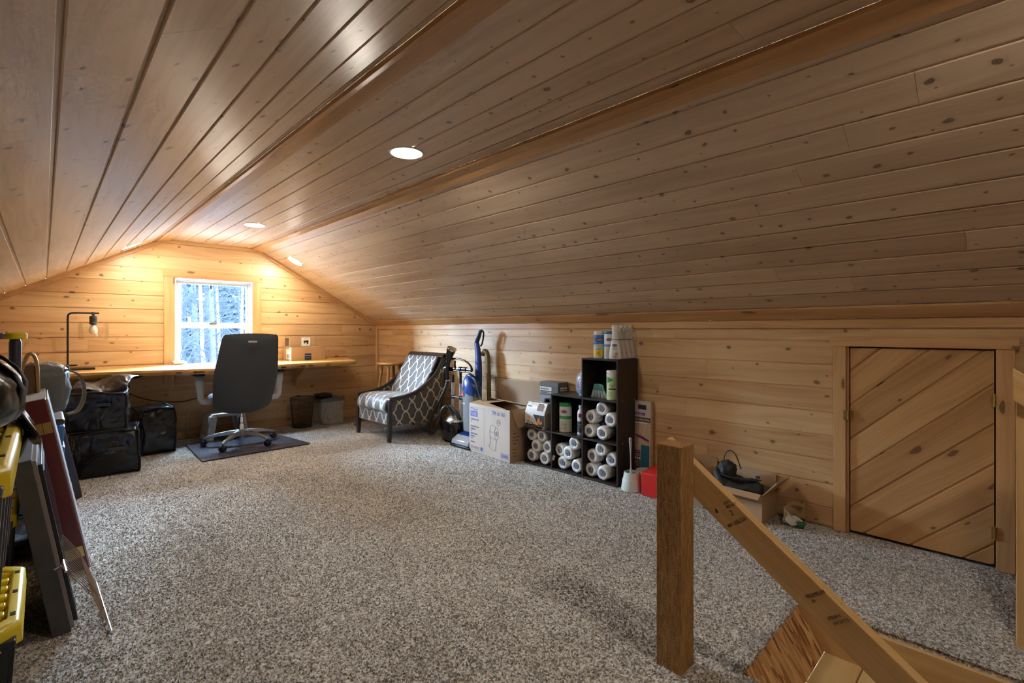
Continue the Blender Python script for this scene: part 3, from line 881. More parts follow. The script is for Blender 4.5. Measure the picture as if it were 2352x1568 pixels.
# desk lamp
LP = (.20, 5.60, DZ)
lamp = thing('desk_lamp', 'black bent-tube desk lamp with clear glass shade and bare bulb', 'lamp', LP)
mb = MB().box(-.075, .125, -.06, .06, 0, .018); mb.build('base', BLACK, lamp, bevel=.004)
mb = MB().tube([(-.05,0,.018), (-.05,0,.42)]+bezier((-.05,0,.42), (-.05,0,.485), (-.05,0,.490), (.02,0,.490), 8)[1:]+[(.155,0,.490)], .0075, 10); mb.build('stem', BLACK, lamp, smooth=True)
mb = MB().cyl((-.05,0,.018), (-.05,0,.05), .013, n=14); mb.cyl((-.05,0,.04), (0,0,.04), .007); mb.cyl((0,0,.034), (0,0,.046), .012, n=12); mb.build('switch', BLACK, lamp)
mb = MB().lathe([(.006,.50), (.012,.50), (.012,.475), (.006,.47), (.026,.462), (.028,.44), (.026,.438), (.026,.41), (.028,.408), (.028,.395), (.02,.390)], 20, (.115,0,0)); mb.build('socket', DGREY, lamp, smooth=True)
BULB = mat('bulb_glass', (.80,.76,.72), .15)
mb = MB().lathe([(.001,.305), (.018,.310), (.028,.325), (.031,.342), (.026,.362), (.016,.38), (.014,.39)], 20, (.115,0,0)); mb.build('bulb', BULB, lamp, smooth='all')
g2, t2, b2, N2, L2 = nt('lamp_shade_glass'); N2.remove(b2)
tr2 = N2.new('ShaderNodeBsdfTransparent'); gl2 = N2.new('ShaderNodeBsdfGlossy'); gl2.inputs['Roughness'].default_value = .05
f2 = N2.new('ShaderNodeLayerWeight'); f2.inputs[0].default_value = .16; m2 = N2.new('ShaderNodeMixShader')
f3 = N2.new('ShaderNodeMath'); f3.operation = 'MULTIPLY'; f3.inputs[1].default_value = .3; L2.new(f2.outputs[0], f3.inputs[0]); L2.new(f3.outputs[0], m2.inputs[0]); L2.new(tr2.outputs[0], m2.inputs[1]); L2.new(gl2.outputs[0], m2.inputs[2]); L2.new(m2.outputs[0], N2['Material Output'].inputs[0])
mb = MB().lathe([(.024,.408), (.085,.406), (.098,.400), (.098,.258), (.0965,.258), (.0965,.399), (.084,.404), (.024,.406)], 32, (.115,0,0), cap=False); mb.build('glass_shade', g2, lamp, smooth='all')

# router on the desk, mat
o = MB().box(-.055, .055, -.05, .05, 0, .034).build('internet_router', WHITEP, bevel=.012, seg=3, loc=(.975, 5.775, DZ))
tag(o, 'small white rounded router box on the desk at the left foot of the window', 'router')
o = MB().box(-.27, .27, -.19, .19, 0, .006).build('desk_pad', mat('pad', (.11,.12,.14), .35), bevel=.002, loc=(1.26, 5.50, DZ)); tag(o, 'thin dark desk pad lying on the wooden desk before the window', 'desk pad')

# cartons on the desk
def carton(name, label, loc, sx, sy, sz, m, rz=0, cat='box', th=.004, tape=True):
    t_ = thing(name, label, cat, loc, rz)
    MB().box(-sx/2, sx/2, -sy/2, sy/2, 0, sz).build('carton', m, t_, bevel=.003)
    f = MB(); f.box(-sx/2-.001, sx/2+.001, -sy/2, -.002, sz, sz+.003); f.box(-sx/2-.001, sx/2+.001, .002, sy/2, sz, sz+.003); f.build('flap', m, t_)
    return t_
bx = carton('shipping_box', 'larger brown cardboard box with a navy label, on the desk', (2.17, 5.695, DZ), .385, .25, .148, CARD)
NAVY = mat('navy_print', (.02,.035,.10), .5)
MB().box(-.045, .028, -.1262, -.125, .002, .078).build('label_patch', NAVY, bx)
text('Spectrum', .016, (-.0385, -.1265, .050), (1,0,0), (0,0,1), WHITEINK, bx)
text('let\'s connect', .008, (-.030, -.1265, .026), (1,0,0), (0,0,1), WHITEINK, bx)
MB().box(-.1937, -.192, -.10, .03, .02, .125).build('shipping_label', WHITEINK, bx)
for i in range(9): MB().box(-.1942, -.1936, -.09+.012*i, -.09+.012*i+.004+.002*(i % 2), .03, .07).build('barcode_bar', BLKINK, bx)
bx = carton('small_carton', 'smaller brown box with a white picture label, resting on the shipping box', (2.10, 5.71, DZ+.152), .235, .15, .112, CARD)
MB().box(.012, .112, -.0762, -.075, .008, .106).build('label_patch', WHITEINK, bx)
tk = MB(); y = -.0768
tk.box(.038, .062, y, -.0760, .045, .070); tk.box(.062, .090, y, -.0760, .050, .076); tk.box(.056, .086, y, -.0760, .040, .052)
for x in (.046, .074, .082): tk.lathe([(.0085, y), (.0085, -.0760)], 12, (x, 0, 0), 'y')
tk = MB(); tk.box(.036, .058, y, -.0761, .050, .070); tk.box(.058, .092, y, -.0761, .046, .073); tk.box(.072, .088, y, -.0761, .030, .046); tk.box(.042, .052, y, -.0761, .036, .050)
tk.build('picture', BLKINK, bx)
text('BEST OF', .011, (.044, -.0768, .085), (1,0,0), (0,0,1), BLKINK, bx)
MB().box(-.1183, -.117, -.06, .06, .01, .10).build('dark_print', mat('dark_print', (.05,.045,.04), .5, var=.8, vscale=60), bx)

# cords
def cord(name, label, pts, r, m, n=8):
    o = MB().tube(spline(pts, n), r, 6).build(name, m, smooth='all'); return tag(o, label, 'cord')
cord('power_cord', 'brown cord drooping below the desk from the lamp to behind the office chair', [(.34,5.83,.70), (.40,5.82,.64), (.52,5.81,.55), (.66,5.82,.46), (.82,5.82,.405), (1.0,5.82,.385), (1.15,5.82,.41), (1.35,5.82,.44), (1.6,5.825,.41), (1.75,5.83,.46)], .005, mat('brown_cord', (.07,.03,.015), .5))
cord('charging_cable', 'thin white cord hanging down the far wall under the window', [(.93,5.83,.70), (.92,5.835,.55), (.87,5.835,.3), (.86,5.83,.12), (.88,5.78,.015), (1.0,5.72,.012), (1.14,5.68,.02)], .0028, WHITEP)
cord('lamp_cable', 'second thin white cable looping from the desk to the white step stool', [(1.16,5.83,.70), (1.14,5.835,.55), (1.09,5.835,.35), (1.05,5.83,.16), (1.05,5.80,.08), (1.08,5.77,.03), (1.12,5.79,.02)], .0028, WHITEP)

# chair mat
q = [(.955,4.715), (1.86,4.735), (1.735,5.69), (.98,5.53)]
mb = MB().prism(q, 'z', .008, .0115)
o = mb.build('chair_mat', mat('mat_vinyl', (.085,.085,.11), .22, spec=.6), bevel=.0); tag(o, 'dark translucent vinyl mat on the carpet under the office chair', 'chair mat')

# office chair ------------------------------------------------------
oc = thing('office_chair', 'grey swivel office chair with tall fabric back and silver five-star base', 'chair', (1.372, 5.17, .0115), rz=math.radians(-3))
star = MB()
star.lathe([(.030,.075), (.040,.080), (.042,.10), (.036,.135), (.030,.14)], 20)
for k in range(5):
    a = math.radians(14+72*k); c, s = math.cos(a), math.sin(a); rr = []
    for (rd, z, wd, hh) in ((.02,.112,.024,.022), (.10,.112,.021,.020), (.20,.100,.017,.015), (.29,.080,.014,.010), (.318,.068,.013,.009)):
        rr.append([(c*rd-s*wd, s*rd+c*wd, z-hh), (c*rd-s*wd*.8, s*rd+c*wd*.8, z+hh), (c*rd+s*wd*.8, s*rd-c*wd*.8, z+hh), (c*rd+s*wd, s*rd-c*wd, z-hh)])
    star.rings(rr)
star.build('star_base', SILVER, oc, bevel=.004)
for k in range(5):
    a = math.radians(14+72*k); c, s = math.cos(a), math.sin(a)
    cb = MB(); cx_, cy_ = c*.313, s*.313
    for e in (-1, 1):
        cb.lathe([(.004, -.009), (.024, -.009), (.026, -.006), (.026, .006), (.024, .009), (.004, .009)], 18, (0, 0, 0), 'y')
        nv = len(cb.v)-6*18
        for i in range(nv, len(cb.v)):
            x, y, z = cb.v[i]; y += e*.016; X_ = x; cb.v[i] = (cx_+c*X_-s*y*1, cy_+s*X_+c*y, z+.027)
    cb.cyl((cx_-s*.02, cy_+c*.02, .027), (cx_+s*.02, cy_-c*.02, .027), .005)
    cb.tube([(cx_, cy_, .068), (cx_, cy_, .050)], .007)
    hd = bezier((cx_-c*.026, cy_-s*.026, .035), (cx_-c*.02, cy_-s*.02, .062), (cx_+c*.02, cy_+s*.02, .062), (cx_+c*.026, cy_+s*.026, .035), 6)
    cb.tube(hd, .006, 6)
    cb.build('caster', BLACK, oc, smooth=True)
MB().lathe([(.028,.14), (.028,.20), (.024,.205), (.024,.26), (.014,.262), (.014,.345)], 20).build('gas_lift', CHROME, oc, smooth=True)
MB().cyl((0,0,.06), (0,0,.10), .020, n=16).build('hub_cap', SILVER, oc)
mb = MB().box(-.09, .09, -.12, .12, .335, .375); mb.tube([(.06,.02,.35), (.20,.04,.35), (.24,.04,.345)], .005, 6); mb.cyl((0,0,.30), (0,0,.34), .032, n=16); mb.build('tilt_mechanism', BLACK, oc, bevel=.006)
FAB = mat('grey_fabric', (.034,.038,.043), .75, bump=.7, bscale=350)
FAB.node_tree.nodes['Principled BSDF'].inputs['Sheen Weight'].default_value = .35
def cush(x, y, z, w_, d_, h_, e=.25):
    # superellipsoid slab
    mb = MB()
    def f(u, v):
        th, ph = 2*PI*u, PI*v-PI/2
        sp = lambda q, p: math.copysign(abs(q)**p, q)
        return (x+w_/2*sp(math.cos(ph), e)*sp(math.cos(th), e), y+d_/2*sp(math.cos(ph), e)*sp(math.sin(th), e), z+h_/2*sp(math.sin(ph), .7))
    return mb.grid(f, 40, 12)
cush(-.01, .085, .435, .46, .47, .09).build('seat', FAB, oc, smooth='all')
def backf(off):
    def f(u, v):
        # outline width by height
        z = .350+.700*v
        wv = .5*(.448+.062*math.sin(min(1, v*1.55)*PI/2) - .075*max(0, v-.45)/.55)
        if v < .06: wv *= (.86+.14*(v/.06)**.6)
        if v > .95: wv *= (1-.06*((v-.95)/.05)**2)
        uu = (u-.5)*2
        x = wv*uu*1.06+.045*(v-.5)
        y = -.185-.12*v-.01*math.sin(v*PI)+.05*uu*uu*(.4+.6*(1-v))
        z2 = z+ (.012*(1-uu*uu) if v > .9 else 0)*(v-.9)*10 - .0*uu - (.03*(1-uu*uu)*(1-v/.2) if v < .2 else 0)
        ed = (1-abs(uu)**6)*(1-abs(2*v-1)**14)
        return (x, y+off*(.35+.65*ed), z2)
    return f
mb = MB().grid(backf(-.016), 24, 30); k_ = len(mb.v); mb.grid(backf(.030), 24, 30)
nu, nv = 24, 30
def idx(i, j): return i*(nv+1)+j
ring = [idx(i, 0) for i in range(nu+1)]+[idx(nu, j) for j in range(1, nv+1)]+[idx(i, nv) for i in range(nu-1, -1, -1)]+[idx(0, j) for j in range(nv-1, 0, -1)]
for a, b_ in zip(ring, ring[1:]+ring[:1]): mb.f.append((a, b_, b_+k_, a+k_))
bo = mb.build('backrest', FAB, oc, smooth=True)
MB().box(-.036, .036, -.004, .004, -.009, .009).build('tag', mat('tag_beige', (.40,.34,.28), .4), bo, bevel=.003, loc=(.025, -.325, .985))
MB().tube([(0,-.05,.35), (0,-.17,.37), (0,-.20,.46)], [.035,.03,.02], 8, flat=(1.4,.5)).build('back_bracket', BLACK, oc, smooth=True)
for s in (-1, 1):
    pts = bezier((s*.24, .0, .43), (s*.33, .0, .42), (s*.335, -.0, .44), (s*.335, .0, .50), 8)+[(s*.34, .01, .58)]+bezier((s*.342, .01, .60), (s*.345, .012, .65), (s*.345, .02, .66), (s*.345, .03, .668), 4)
    MB().tube(pts, [.020]*9+[.024]+[.026]*5, 10, flat=(.55, 1.45)).build('armrest', GREYP, oc, smooth='all')
    pad = cush(s*.345, .055, .682, .085, .26, .030, .35); pad.build('arm_pad', BLACK, oc, smooth='all')

# step stool
ss = thing('step_stool', 'white plastic step stool under the desk behind the chair base', 'stool', (1.345, 5.66, 0), rz=math.radians(4))
mb = MB(); mb.hexa([(-.165,-.10,.225), (.165,-.10,.225), (.165,.10,.225), (-.165,.10,.225), (-.13,-.09,.262), (.155,-.09,.262), (.155,.09,.262), (-.13,.09,.262)]); mb.build('stool_top', WHITEP, ss, bevel=.012, seg=3)
for sx in (-1, 1):
    for sy in (-1, 1):
        a, b_ = sx*.165, sy*.10; c, d_ = sx*.195, sy*.125
        mb = MB().hexa([(c, d_, 0), (c-sx*.06, d_, 0), (c-sx*.06, d_-sy*.045, 0), (c, d_-sy*.045, 0), (a, b_, .24), (a-sx*.075, b_, .24), (a-sx*.075, b_-sy*.05, .24), (a, b_-sy*.05, .24)]); mb.build('leg', WHITEP, ss, bevel=.008)
    mb = MB().hexa([(sx*.188,-.09,.06), (sx*.184,-.09,.06), (sx*.184,.09,.06), (sx*.188,.09,.06), (sx*.167,-.09,.23), (sx*.163,-.09,.23), (sx*.163,.09,.23), (sx*.167,.09,.23)]); mb.build('side_skirt', WHITEP, ss)

# mesh waste basket
wb = thing('waste_basket', 'black wire mesh waste basket on the carpet under the desk', 'basket', (2.13, 5.66, 0))
mb = MB().lathe([(.100+.024*i/22, .012+.318*i/22) for i in range(23)], 56, cap=False)
o = mb.build('mesh_side', BLACK, wb, fix=False); m = o.modifiers.new('w', 'WIREFRAME'); m.thickness = .0030; m.use_even_offset = False
MB().lathe([(.122,.328), (.127,.328), (.127,.338), (.122,.338), (.122,.328)], 40, cap=False).build('rim', BLACK, wb)
MB().lathe([(.104,.0), (.104,.016), (.001,.016), (.001,.0)], 40, cap=False).build('bottom', BLACK, wb)

# clear bin with lid
cb_ = thing('storage_bin', 'clear plastic bin with slate blue lid holding pale straps, beside the waste basket', 'bin', (2.46, 5.70, 0))
CLR = mat('clear_plastic', (.72,.72,.68), .25, alpha=.32)
def shell(w0, d0, w1, d1, z0, z1, th=.002):
    mb = MB(); a = [(-w0,-d0,z0), (w0,-d0,z0), (w0,d0,z0), (-w0,d0,z0)]; b_ = [(-w1,-d1,z1), (w1,-d1,z1), (w1,d1,z1), (-w1,d1,z1)]
    i = [(x-math.copysign(th, x), y-math.copysign(th, y), z) for x, y, z in b_]; j = [(x-math.copysign(th, x), y-math.copysign(th, y), z0+th) for x, y, z in a]
    return mb.rings([a, b_, i, j])
shell(.125,.10,.14,.112,.0,.262).build('bin_body', CLR, cb_, bevel=.004)
MB().hexa([(-.15,-.12,.262), (.15,-.12,.262), (.15,.12,.262), (-.15,.12,.262), (-.143,-.113,.300), (.143,-.113,.300), (.143,.113,.300), (-.143,.113,.300)]).build('lid', mat('slate_lid', (.10,.14,.19), .3), cb_, bevel=.01, seg=3)
rs = random.Random(3)
BEI = mat('beige_strap', (.60,.53,.42), .7)
for k in range(13):
    x = rs.uniform(-.09, .09); y = rs.uniform(-.075, .06)
    P_ = bezier((x, y, .02), (x-.05, y-.01, .09), (x+rs.uniform(-.03,.08), y+.02, .17), (min(.11, x+rs.uniform(.0,.08)), y, rs.uniform(.18,.245)), 8)
    MB().tube([(max(-.11, min(.115, a)), max(-.085, min(.085, b_)), c) for a, b_, c in P_], .010, 6, flat=(1, .35)).build('strap', BEI, cb_, smooth='all')
def lump(w_, d_, h_, seed, amp=.18, nu=20, nv=12, e=.6):
    mb = MB()
    def f(u, v):
        th, ph = 2*PI*u, PI*v-PI/2
        sp = lambda q, p: math.copysign(abs(q)**p, q)
        x, y, z = sp(math.cos(ph), e)*sp(math.cos(th), e), sp(math.cos(ph), e)*sp(math.sin(th), e), sp(math.sin(ph), e)
        k = 1+amp*mn.noise(Vector((x*2+seed, y*2, z*2)))+amp*.5*mn.noise(Vector((x*5+seed, y*5, z*5)))
        return (x*k*w_/2, y*k*d_/2, h_/2+z*k*h_/2)
    return mb.grid(f, nu, nv)
pc = thing('black_pouch', 'small black bag with a handle lying on and behind the bin lid', 'bag', (2.40, 5.73, .300))
lump(.20, .16, .055, 4).build('pouch_body', POLY, pc, smooth='all')
MB().tube(bezier((-.03,-.05,.03), (0,-.07,.08), (.05,-.06,.08), (.09,-.05,.02), 8), .006, 6, flat=(1.6,.5)).build('handle', mat('grey_web', (.16,.15,.14), .7), pc, smooth='all')

# bar stool in the corner
bs = thing('bar_stool', 'round honey-coloured wooden bar stool in the corner behind the patterned armchair', 'stool', (2.975, 5.155, 0))
MB().lathe([(.02,.690), (.150,.690), (.164,.700), (.166,.712), (.160,.722), (.140,.727), (.001,.724)], 36, cap=False).build('seat', W_STOOL, bs, smooth='all')
for k in range(4):
    a = math.radians(45+90*k); c, s = math.cos(a), math.sin(a)
    mb = MB().tube([(c*.175, s*.175, 0), (c*.165, s*.165, .2), (c*.125, s*.125, .55), (c*.105, s*.105, .695)], [.013,.018,.019,.017], 12); o = mb.build('leg', W_STOOL, bs, smooth=True)
for z, r in ((.20, .163), (.34, .150)):
    for k in range(4):
        a = math.radians(45+90*k); b_ = a+PI/2; zz = z+.04*(k % 2)
        MB().cyl((math.cos(a)*r, math.sin(a)*r, zz), (math.cos(b_)*r, math.sin(b_)*r, zz), .010, n=10).build('rung', W_STOOL, bs)

# ================================================================== ARMCHAIR
AO = Vector((2.78, 4.60, 0))
ac = thing('armchair', 'low armchair upholstered in grey and cream trellis fabric with dark sloping arms', 'armchair', tuple(AO))
TR_S = trellis_mat('trellis_side', 0, 2, (.150, .190)); TR_T = trellis_mat('trellis_seat', 1, 0, (.150, .190)); TR_F = trellis_mat('trellis_front', 1, 2, (.150, .190))
DWOOD = mat('dark_espresso', (.030,.020,.016), .32, bump=.1, bscale=40)
rail = spline([(-.342,0,.395), (-.335,0,.425), (-.30,0,.436), (-.18,0,.447), (-.085,0,.466), (0,0,.495), (.12,0,.575), (.20,0,.648), (.27,0,.755), (.325,0,.845)], 5)
rail = [(x, z) for x, _, z in rail]
for sy in (-1, 1):
    yo, yi = sy*.342, sy*.306
    # curved rail, continuing down as the front post
    path = [(-.346, .0), (-.344, .20)]+rail
    outer, inner = [], []
    for i, (x, z) in enumerate(path):
        a = path[max(i-1, 0)]; b_ = path[min(i+1, len(path)-1)]
        d_ = Vector((b_[0]-a[0], b_[1]-a[1])).normalized(); nrm = Vector((d_.y, -d_.x)); th = .036 if i > 3 else (.030 if i == 0 else .040)
        outer.append((x, z)); inner.append((x+nrm.x*th, z+nrm.y*th))
    mb = MB(); rr = [[(a[0], yo, a[1]), (b_[0], yo, b_[1]), (b_[0], yi, b_[1]), (a[0], yi, a[1])] for a, b_ in zip(outer, inner)]
    mb.rings(rr)
    mb.build('arm_rail', DWOOD, ac, bevel=.004)
    # upholstered side panel
    poly = [(-.305, .155), (.19, .150), (.25, .20), (.315, .45), (.325, .80)]+[(x+.015, z-.022) for x, z in reversed(rail[4:-2])]+[(-.305, .40)]
    mb = MB().prism([(x, z) for x, z in poly], 'y', min(sy*.334, sy*.300), max(sy*.334, sy*.300)); mb.build('side_panel', TR_S, ac, bevel=.004)
    mb = MB().tube([(.30, sy*.29, .16), (.345, sy*.29, 0)], [.026, .016], 4); mb.build('rear_leg', DWOOD, ac)
    # nail head trim
    nh = MB()
    for i in range(8, len(rail)-2, 2):
        x, z = rail[i]; nh.lathe([(.004, sy*.334), (.003, sy*.3365), (.0005, sy*.337)], 8, (x+.018, 0, z-.034), 'y')
    for k in range(7): nh.lathe([(.004, sy*.334), (.003, sy*.3365), (.0005, sy*.337)], 8, (-.297, 0, .19+.034*k), 'y')
    nh.v = [(x, y, z) for x, y, z in nh.v]
    # lathe with axis y swaps its plane: rebuild as tiny domes
    nh2 = MB()
    pts_ = [(rail[i][0]+.018, rail[i][1]-.036) for i in range(8, len(rail)-2, 2)]+[(-.296, .19+.034*k) for k in range(7)]
    for x, z in pts_:
        nh2.rings([[(x+.0042*math.cos(q*PI/3), sy*.334, z+.0042*math.sin(q*PI/3)) for q in range(6)], [(x+.002*math.cos(q*PI/3), sy*.3368, z+.002*math.sin(q*PI/3)) for q in range(6)]])
    nh2.build('nail_heads', mat('cream_nail', (.6,.55,.45), .4), ac)['kind'] = 'stuff'
# seat cushion with a rounded front
def seatf(off):
    prof = spline([(-.335,0,.285), (-.362,0,.32), (-.362,0,.36), (-.345,0,.405), (-.30,0,.432), (-.20,0,.440), (-.05,0,.432), (.14,0,.420)], 5)
    n_ = len(prof)-1
    def f(u, v):
        x, _, z = prof[int(round(v*n_))]; e = abs(2*u-1)**8
        return (x+e*.012, (u-.5)*.604, z-e*.014)
    return f, n_
f_, n_ = seatf(0)
mb = MB().grid(f_, 24, n_)
mb.build('seat_cushion', TR_T, ac, smooth='all', solid=.006)
MB().prism([(-.328,.29), (-.350,.325), (-.350,.36), (-.33,.40), (-.29,.424), (.14,.414), (.14,.20), (-.328,.20)], 'y', -.298, .298).build('cushion_core', TR_F, ac)
MB().prism([(-.334,.282), (-.334,.165), (-.31,.150), (.25,.150), (.25,.282)], 'y', -.303, .303).build('front_rail', TR_F, ac, bevel=.004)
# back cushion, concave sweep
def backp(v): # inner face of the back following the rail
    i = spline([(.06,0,.415), (.11,0,.50), (.17,0,.60), (.235,0,.71), (.292,0,.815)], 5); n2 = len(i)-1
    return i[int(round(v*n2))], n2
n2 = backp(0)[1]
def bf(u, v):
    (x, _, z), _q = backp(v); e = abs(2*u-1)**2
    return (x-.02*e, (u-.5)*.606, z)
mb = MB().grid(bf, 16, n2); mb.build('back_cushion', TR_F, ac, smooth='all', solid=.02)
MB().prism([(.27,.16), (.32,.45), (.342,.83), (.322,.83), (.30,.45), (.24,.17)], 'y', -.300, .300).build('outer_back', TR_F, ac)
q = [(.285,.815), (.330,.858), (.352,.850), (.345,.82), (.31,.80)]
MB().prism(q, 'y', -.342, .342).build('top_rail', DWOOD, ac, bevel=.004)

# ================================================================== STEAMER
gs = thing('garment_steamer', 'black and silver garment steamer with hose and hanger loop beside the armchair', 'steamer', (2.955, 3.875, 0))
mb = MB(); rr = []
for z, a, b_ in ((.03,.115,.115), (.10,.115,.115), (.17,.105,.105), (.20,.09,.09)):
    rr.append([(a*math.copysign(abs(math.cos(t))**.6, math.cos(t)), b_*math.copysign(abs(math.sin(t))**.6, math.sin(t)), z) for t in [2*PI*i/28 for i in range(28)]])
mb.rings(rr); mb.build('tank', BLKGLOSS, gs, smooth=True)
mb = MB(); rr = []
for z, a, b_ in ((.200,.098,.100), (.212,.096,.097), (.24,.07,.085), (.255,.05,.06)):
    rr.append([(a*math.cos(t), b_*math.sin(t), z) for t in [2*PI*i/28 for i in range(28)]])
mb.rings(rr); mb.build('top_cover', SILVER, gs, smooth=True)
for y in (-.085, .085):
    MB().lathe([(.005,-.01), (.03,-.01), (.03,.01), (.005,.01)], 16, (0, 0, 0), 'y').xf(Matrix.Translation((-.06, y, .03))).build('wheel', BLACK, gs)
    MB().lathe([(.005,-.01), (.03,-.01), (.03,.01), (.005,.01)], 16, (0, 0, 0), 'y').xf(Matrix.Translation((.06, y, .03))).build('wheel', BLACK, gs)
for y in (.038, -.085):
    MB().cyl((0, y, .24), (0, y, .60), .0135, n=16).build('pole', ALU, gs, smooth=True)
    MB().cyl((0, y, .42), (0, y, .455), .017, n=16).build('pole_clamp', BLACK, gs)
MB().cyl((0, .038, .58), (0, .038, .66), .0165, n=14).build('pole_grip', BLACK, gs, smooth=True)
MB().cyl((0, -.085, .58), (0, -.085, .74), .015, n=14).build('pole_grip', BLACK, gs, smooth=True)
MB().tube([(-.01, .05, .438), (-.01, -.03, .442), (-.01, -.14, .438)], .006, 6).build('cross_tie', BLACK, gs)
# hanger: wide loop and cross bar
hp = [(0, .045+.235*math.cos(t), .715+.105*math.sin(t) if math.sin(t) > 0 else .715+.018*math.sin(t)) for t in [2*PI*i/40 for i in range(40)]]
hp = [(x, y-.075, z) for x, y, z in hp]
MB().tube(hp, .0095, 8, loop=True).build('hanger_loop', BLKGLOSS, gs, smooth='all')
MB().tube([(0,.185,.715), (0,-.255,.725)], .013, 10).build('hanger_bar', BLKGLOSS, gs, smooth=True)
for y in (.14, -.085, -.16): MB().lathe([(.008,-.02), (.022,-.018), (.022,.018), (.008,.02)], 14, (0, y, .722), 'y').build('clip', BLKGLOSS, gs, smooth=True)
MB().tube([(-.01,-.01,.80), (-.015,-.012,.76), (-.01,-.014,.72)], .009, 8, flat=(.6,1.4)).build('hook', BLACK, gs, smooth='all')
MB().tube([(-.03,.085,.60), (-.032,.085,.70), (-.03,.075,.78), (-.025,.062,.83)], [.017,.020,.024,.030], 14).build('nozzle_handle', BLKGLOSS, gs, smooth=True)
mb = MB().tube([(-.03,.072,.80), (-.028,.050,.86), (-.028,.020,.915)], [.026,.042,.052], 18, flat=(.85,1)); mb.build('steam_head', BLKGLOSS, gs, smooth=True)
MB().tube([(-.028,.022,.910), (-.028,.016,.922)], [.054,.054], 18, flat=(.85,1)).build('head_ring', CHROME, gs, smooth=True)
MB().cyl((-.03,.085,.592), (-.03,.085,.604), .021, n=14).build('handle_ring', CHROME, gs)
hose = spline([(-.03,.085,.595), (-.04,.12,.50), (-.06,.22,.34), (-.075,.31,.20), (-.085,.355,.10), (-.09,.33,.055), (-.10,.25,.05), (-.105,.17,.12), (-.10,.12,.25), (-.08,.08,.33), (-.05,.02,.345), (-.04,-.06,.30), (-.03,-.09,.255), (0,-.09,.23)], 10)
o = MB().tube(hose, [.0155+.0012*(i % 2) for i in range(len(hose))], 10).build('hose', mat('hose_black', (.02,.02,.022), .35), gs, smooth='all')
coil = []
for i in range(150):
    t = i/149; a = t*2*PI*17; c = Vector((-.07, .06-.13*t, .35-.10*t*t)); coil.append((c.x+.012*math.cos(a), c.y, c.z+.012*math.sin(a)))
MB().tube(coil, .003, 5).build('coil_cord', BLACK, gs, smooth='all')

# ================================================================== CARPET CLEANER
vc = thing('carpet_cleaner', 'blue upright carpet cleaner with grey tank and looped handle, behind the paper-roll carton', 'vacuum', (2.98, 3.615, 0))
BLU = mat('vac_blue', (.012,.045,.23), .3, coat=.3); TANK = mat('vac_tank', (.20,.21,.22), .25, coat=.3); NAVYP = mat('vac_navy', (.02,.03,.09), .35)
mb = MB(); rr = []
for z, x0, x1, hw in ((.012,-.17,.13,.14), (.06,-.165,.13,.14), (.10,-.11,.12,.13), (.13,-.02,.11,.12)):
    rr.append([(x0,-hw,z), (x1,-hw,z), (x1,hw,z), (x0,hw,z)])
mb.rings(rr); mb.build('floor_head', BLU, vc, bevel=.02, seg=3)
mb = MB().hexa([(-.176,-.13,.028), (-.10,-.13,.04), (-.10,.13,.04), (-.176,.13,.028), (-.168,-.125,.066), (-.10,-.125,.106), (-.10,.125,.106), (-.168,.125,.066)]); mb.build('nozzle_window', mat('grey_clear', (.34,.35,.37), .15, coat=.5), vc, bevel=.006)
MB().box(-.18,.13,-.145,.145,.006,.024).build('bumper', BLACK, vc, bevel=.005)
mb = MB(); rr = []
for z, a, b_ in ((.14,.065,.10), (.30,.070,.105), (.50,.072,.105), (.56,.068,.10)):
    rr.append([(a*math.copysign(abs(math.cos(t))**.8, math.cos(t))-.02, b_*math.sin(t)+.0, z) for t in [2*PI*i/28 for i in range(28)]])
mb.rings(rr); o = mb.build('tank', TANK, vc, smooth=True)
mb = MB(); rr = []
for z, a, b_ in ((.50,.076,.108), (.56,.076,.108), (.61,.070,.098), (.645,.05,.07), (.66,.03,.04)):
    rr.append([(a*math.cos(t)-.02, b_*math.sin(t), z+.03*math.sin(t)) for t in [2*PI*i/28 for i in range(28)]])
mb.rings(rr); mb.build('tank_cap', BLU, vc, smooth=True)
MB().tube(bezier((-.04,.05,.65), (-.05,.03,.69), (-.05,-.03,.67), (-.04,-.06,.62), 8), .012, 8).build('carry_handle', BLU, vc, smooth='all')
MB().lathe([(.020,-.0985), (.020,-.0965)], 20, (0,0,0), 'x').xf(Matrix.Translation((.003,.055,.49))).build('red_badge', mat('badge_red', (.5,.03,.02), .4), vc)
text('H', .02, (-.0965,.062,.482), (0,-1,0), (0,0,1), WHITEINK, vc)
text('SteamVac', .020, (-.0975,.06,.40), (0,-1,0), (0,0,1), WHITEINK, vc, sx=.6)
pp = spline([(.02,.0,.10), (.045,-.005,.40), (.06,.0,.70), (.062,.01,.88), (.058,.028,.985)], 6)
mb = MB().tube(pp, [.060-.030*(i/(len(pp)-1))**.8 for i in range(len(pp))], 12, flat=(1,.62)); mb.build('handle_column', BLU, vc, smooth='all')
MB().tube([(.058,.028,.975), (.060,.00,1.04), (.062,-.025,1.092), (.062,-.05,1.098)], [.022,.021,.018,.012], 10).build('grip', NAVYP, vc, smooth='all')
MB().tube(spline([(.062,-.04,1.098), (.062,-.068,1.088), (.062,-.070,1.05), (.062,-.056,.99), (.062,-.035,.955), (.062,-.006,.950)], 5), .0085, 8).build('grip_loop', BLACK, vc, smooth='all')
bh = spline([(.09,-.02,.86), (.095,-.05,.90), (.10,-.085,.87), (.10,-.10,.75), (.10,-.105,.60), (.10,-.11,.45), (.10,-.12,.30)], 14)
MB().tube(bh, [.021+.0025*(i % 2) for i in range(len(bh))], 10).build('ribbed_hose', mat('olive_hose', (.17,.115,.035), .45), vc, smooth='all')
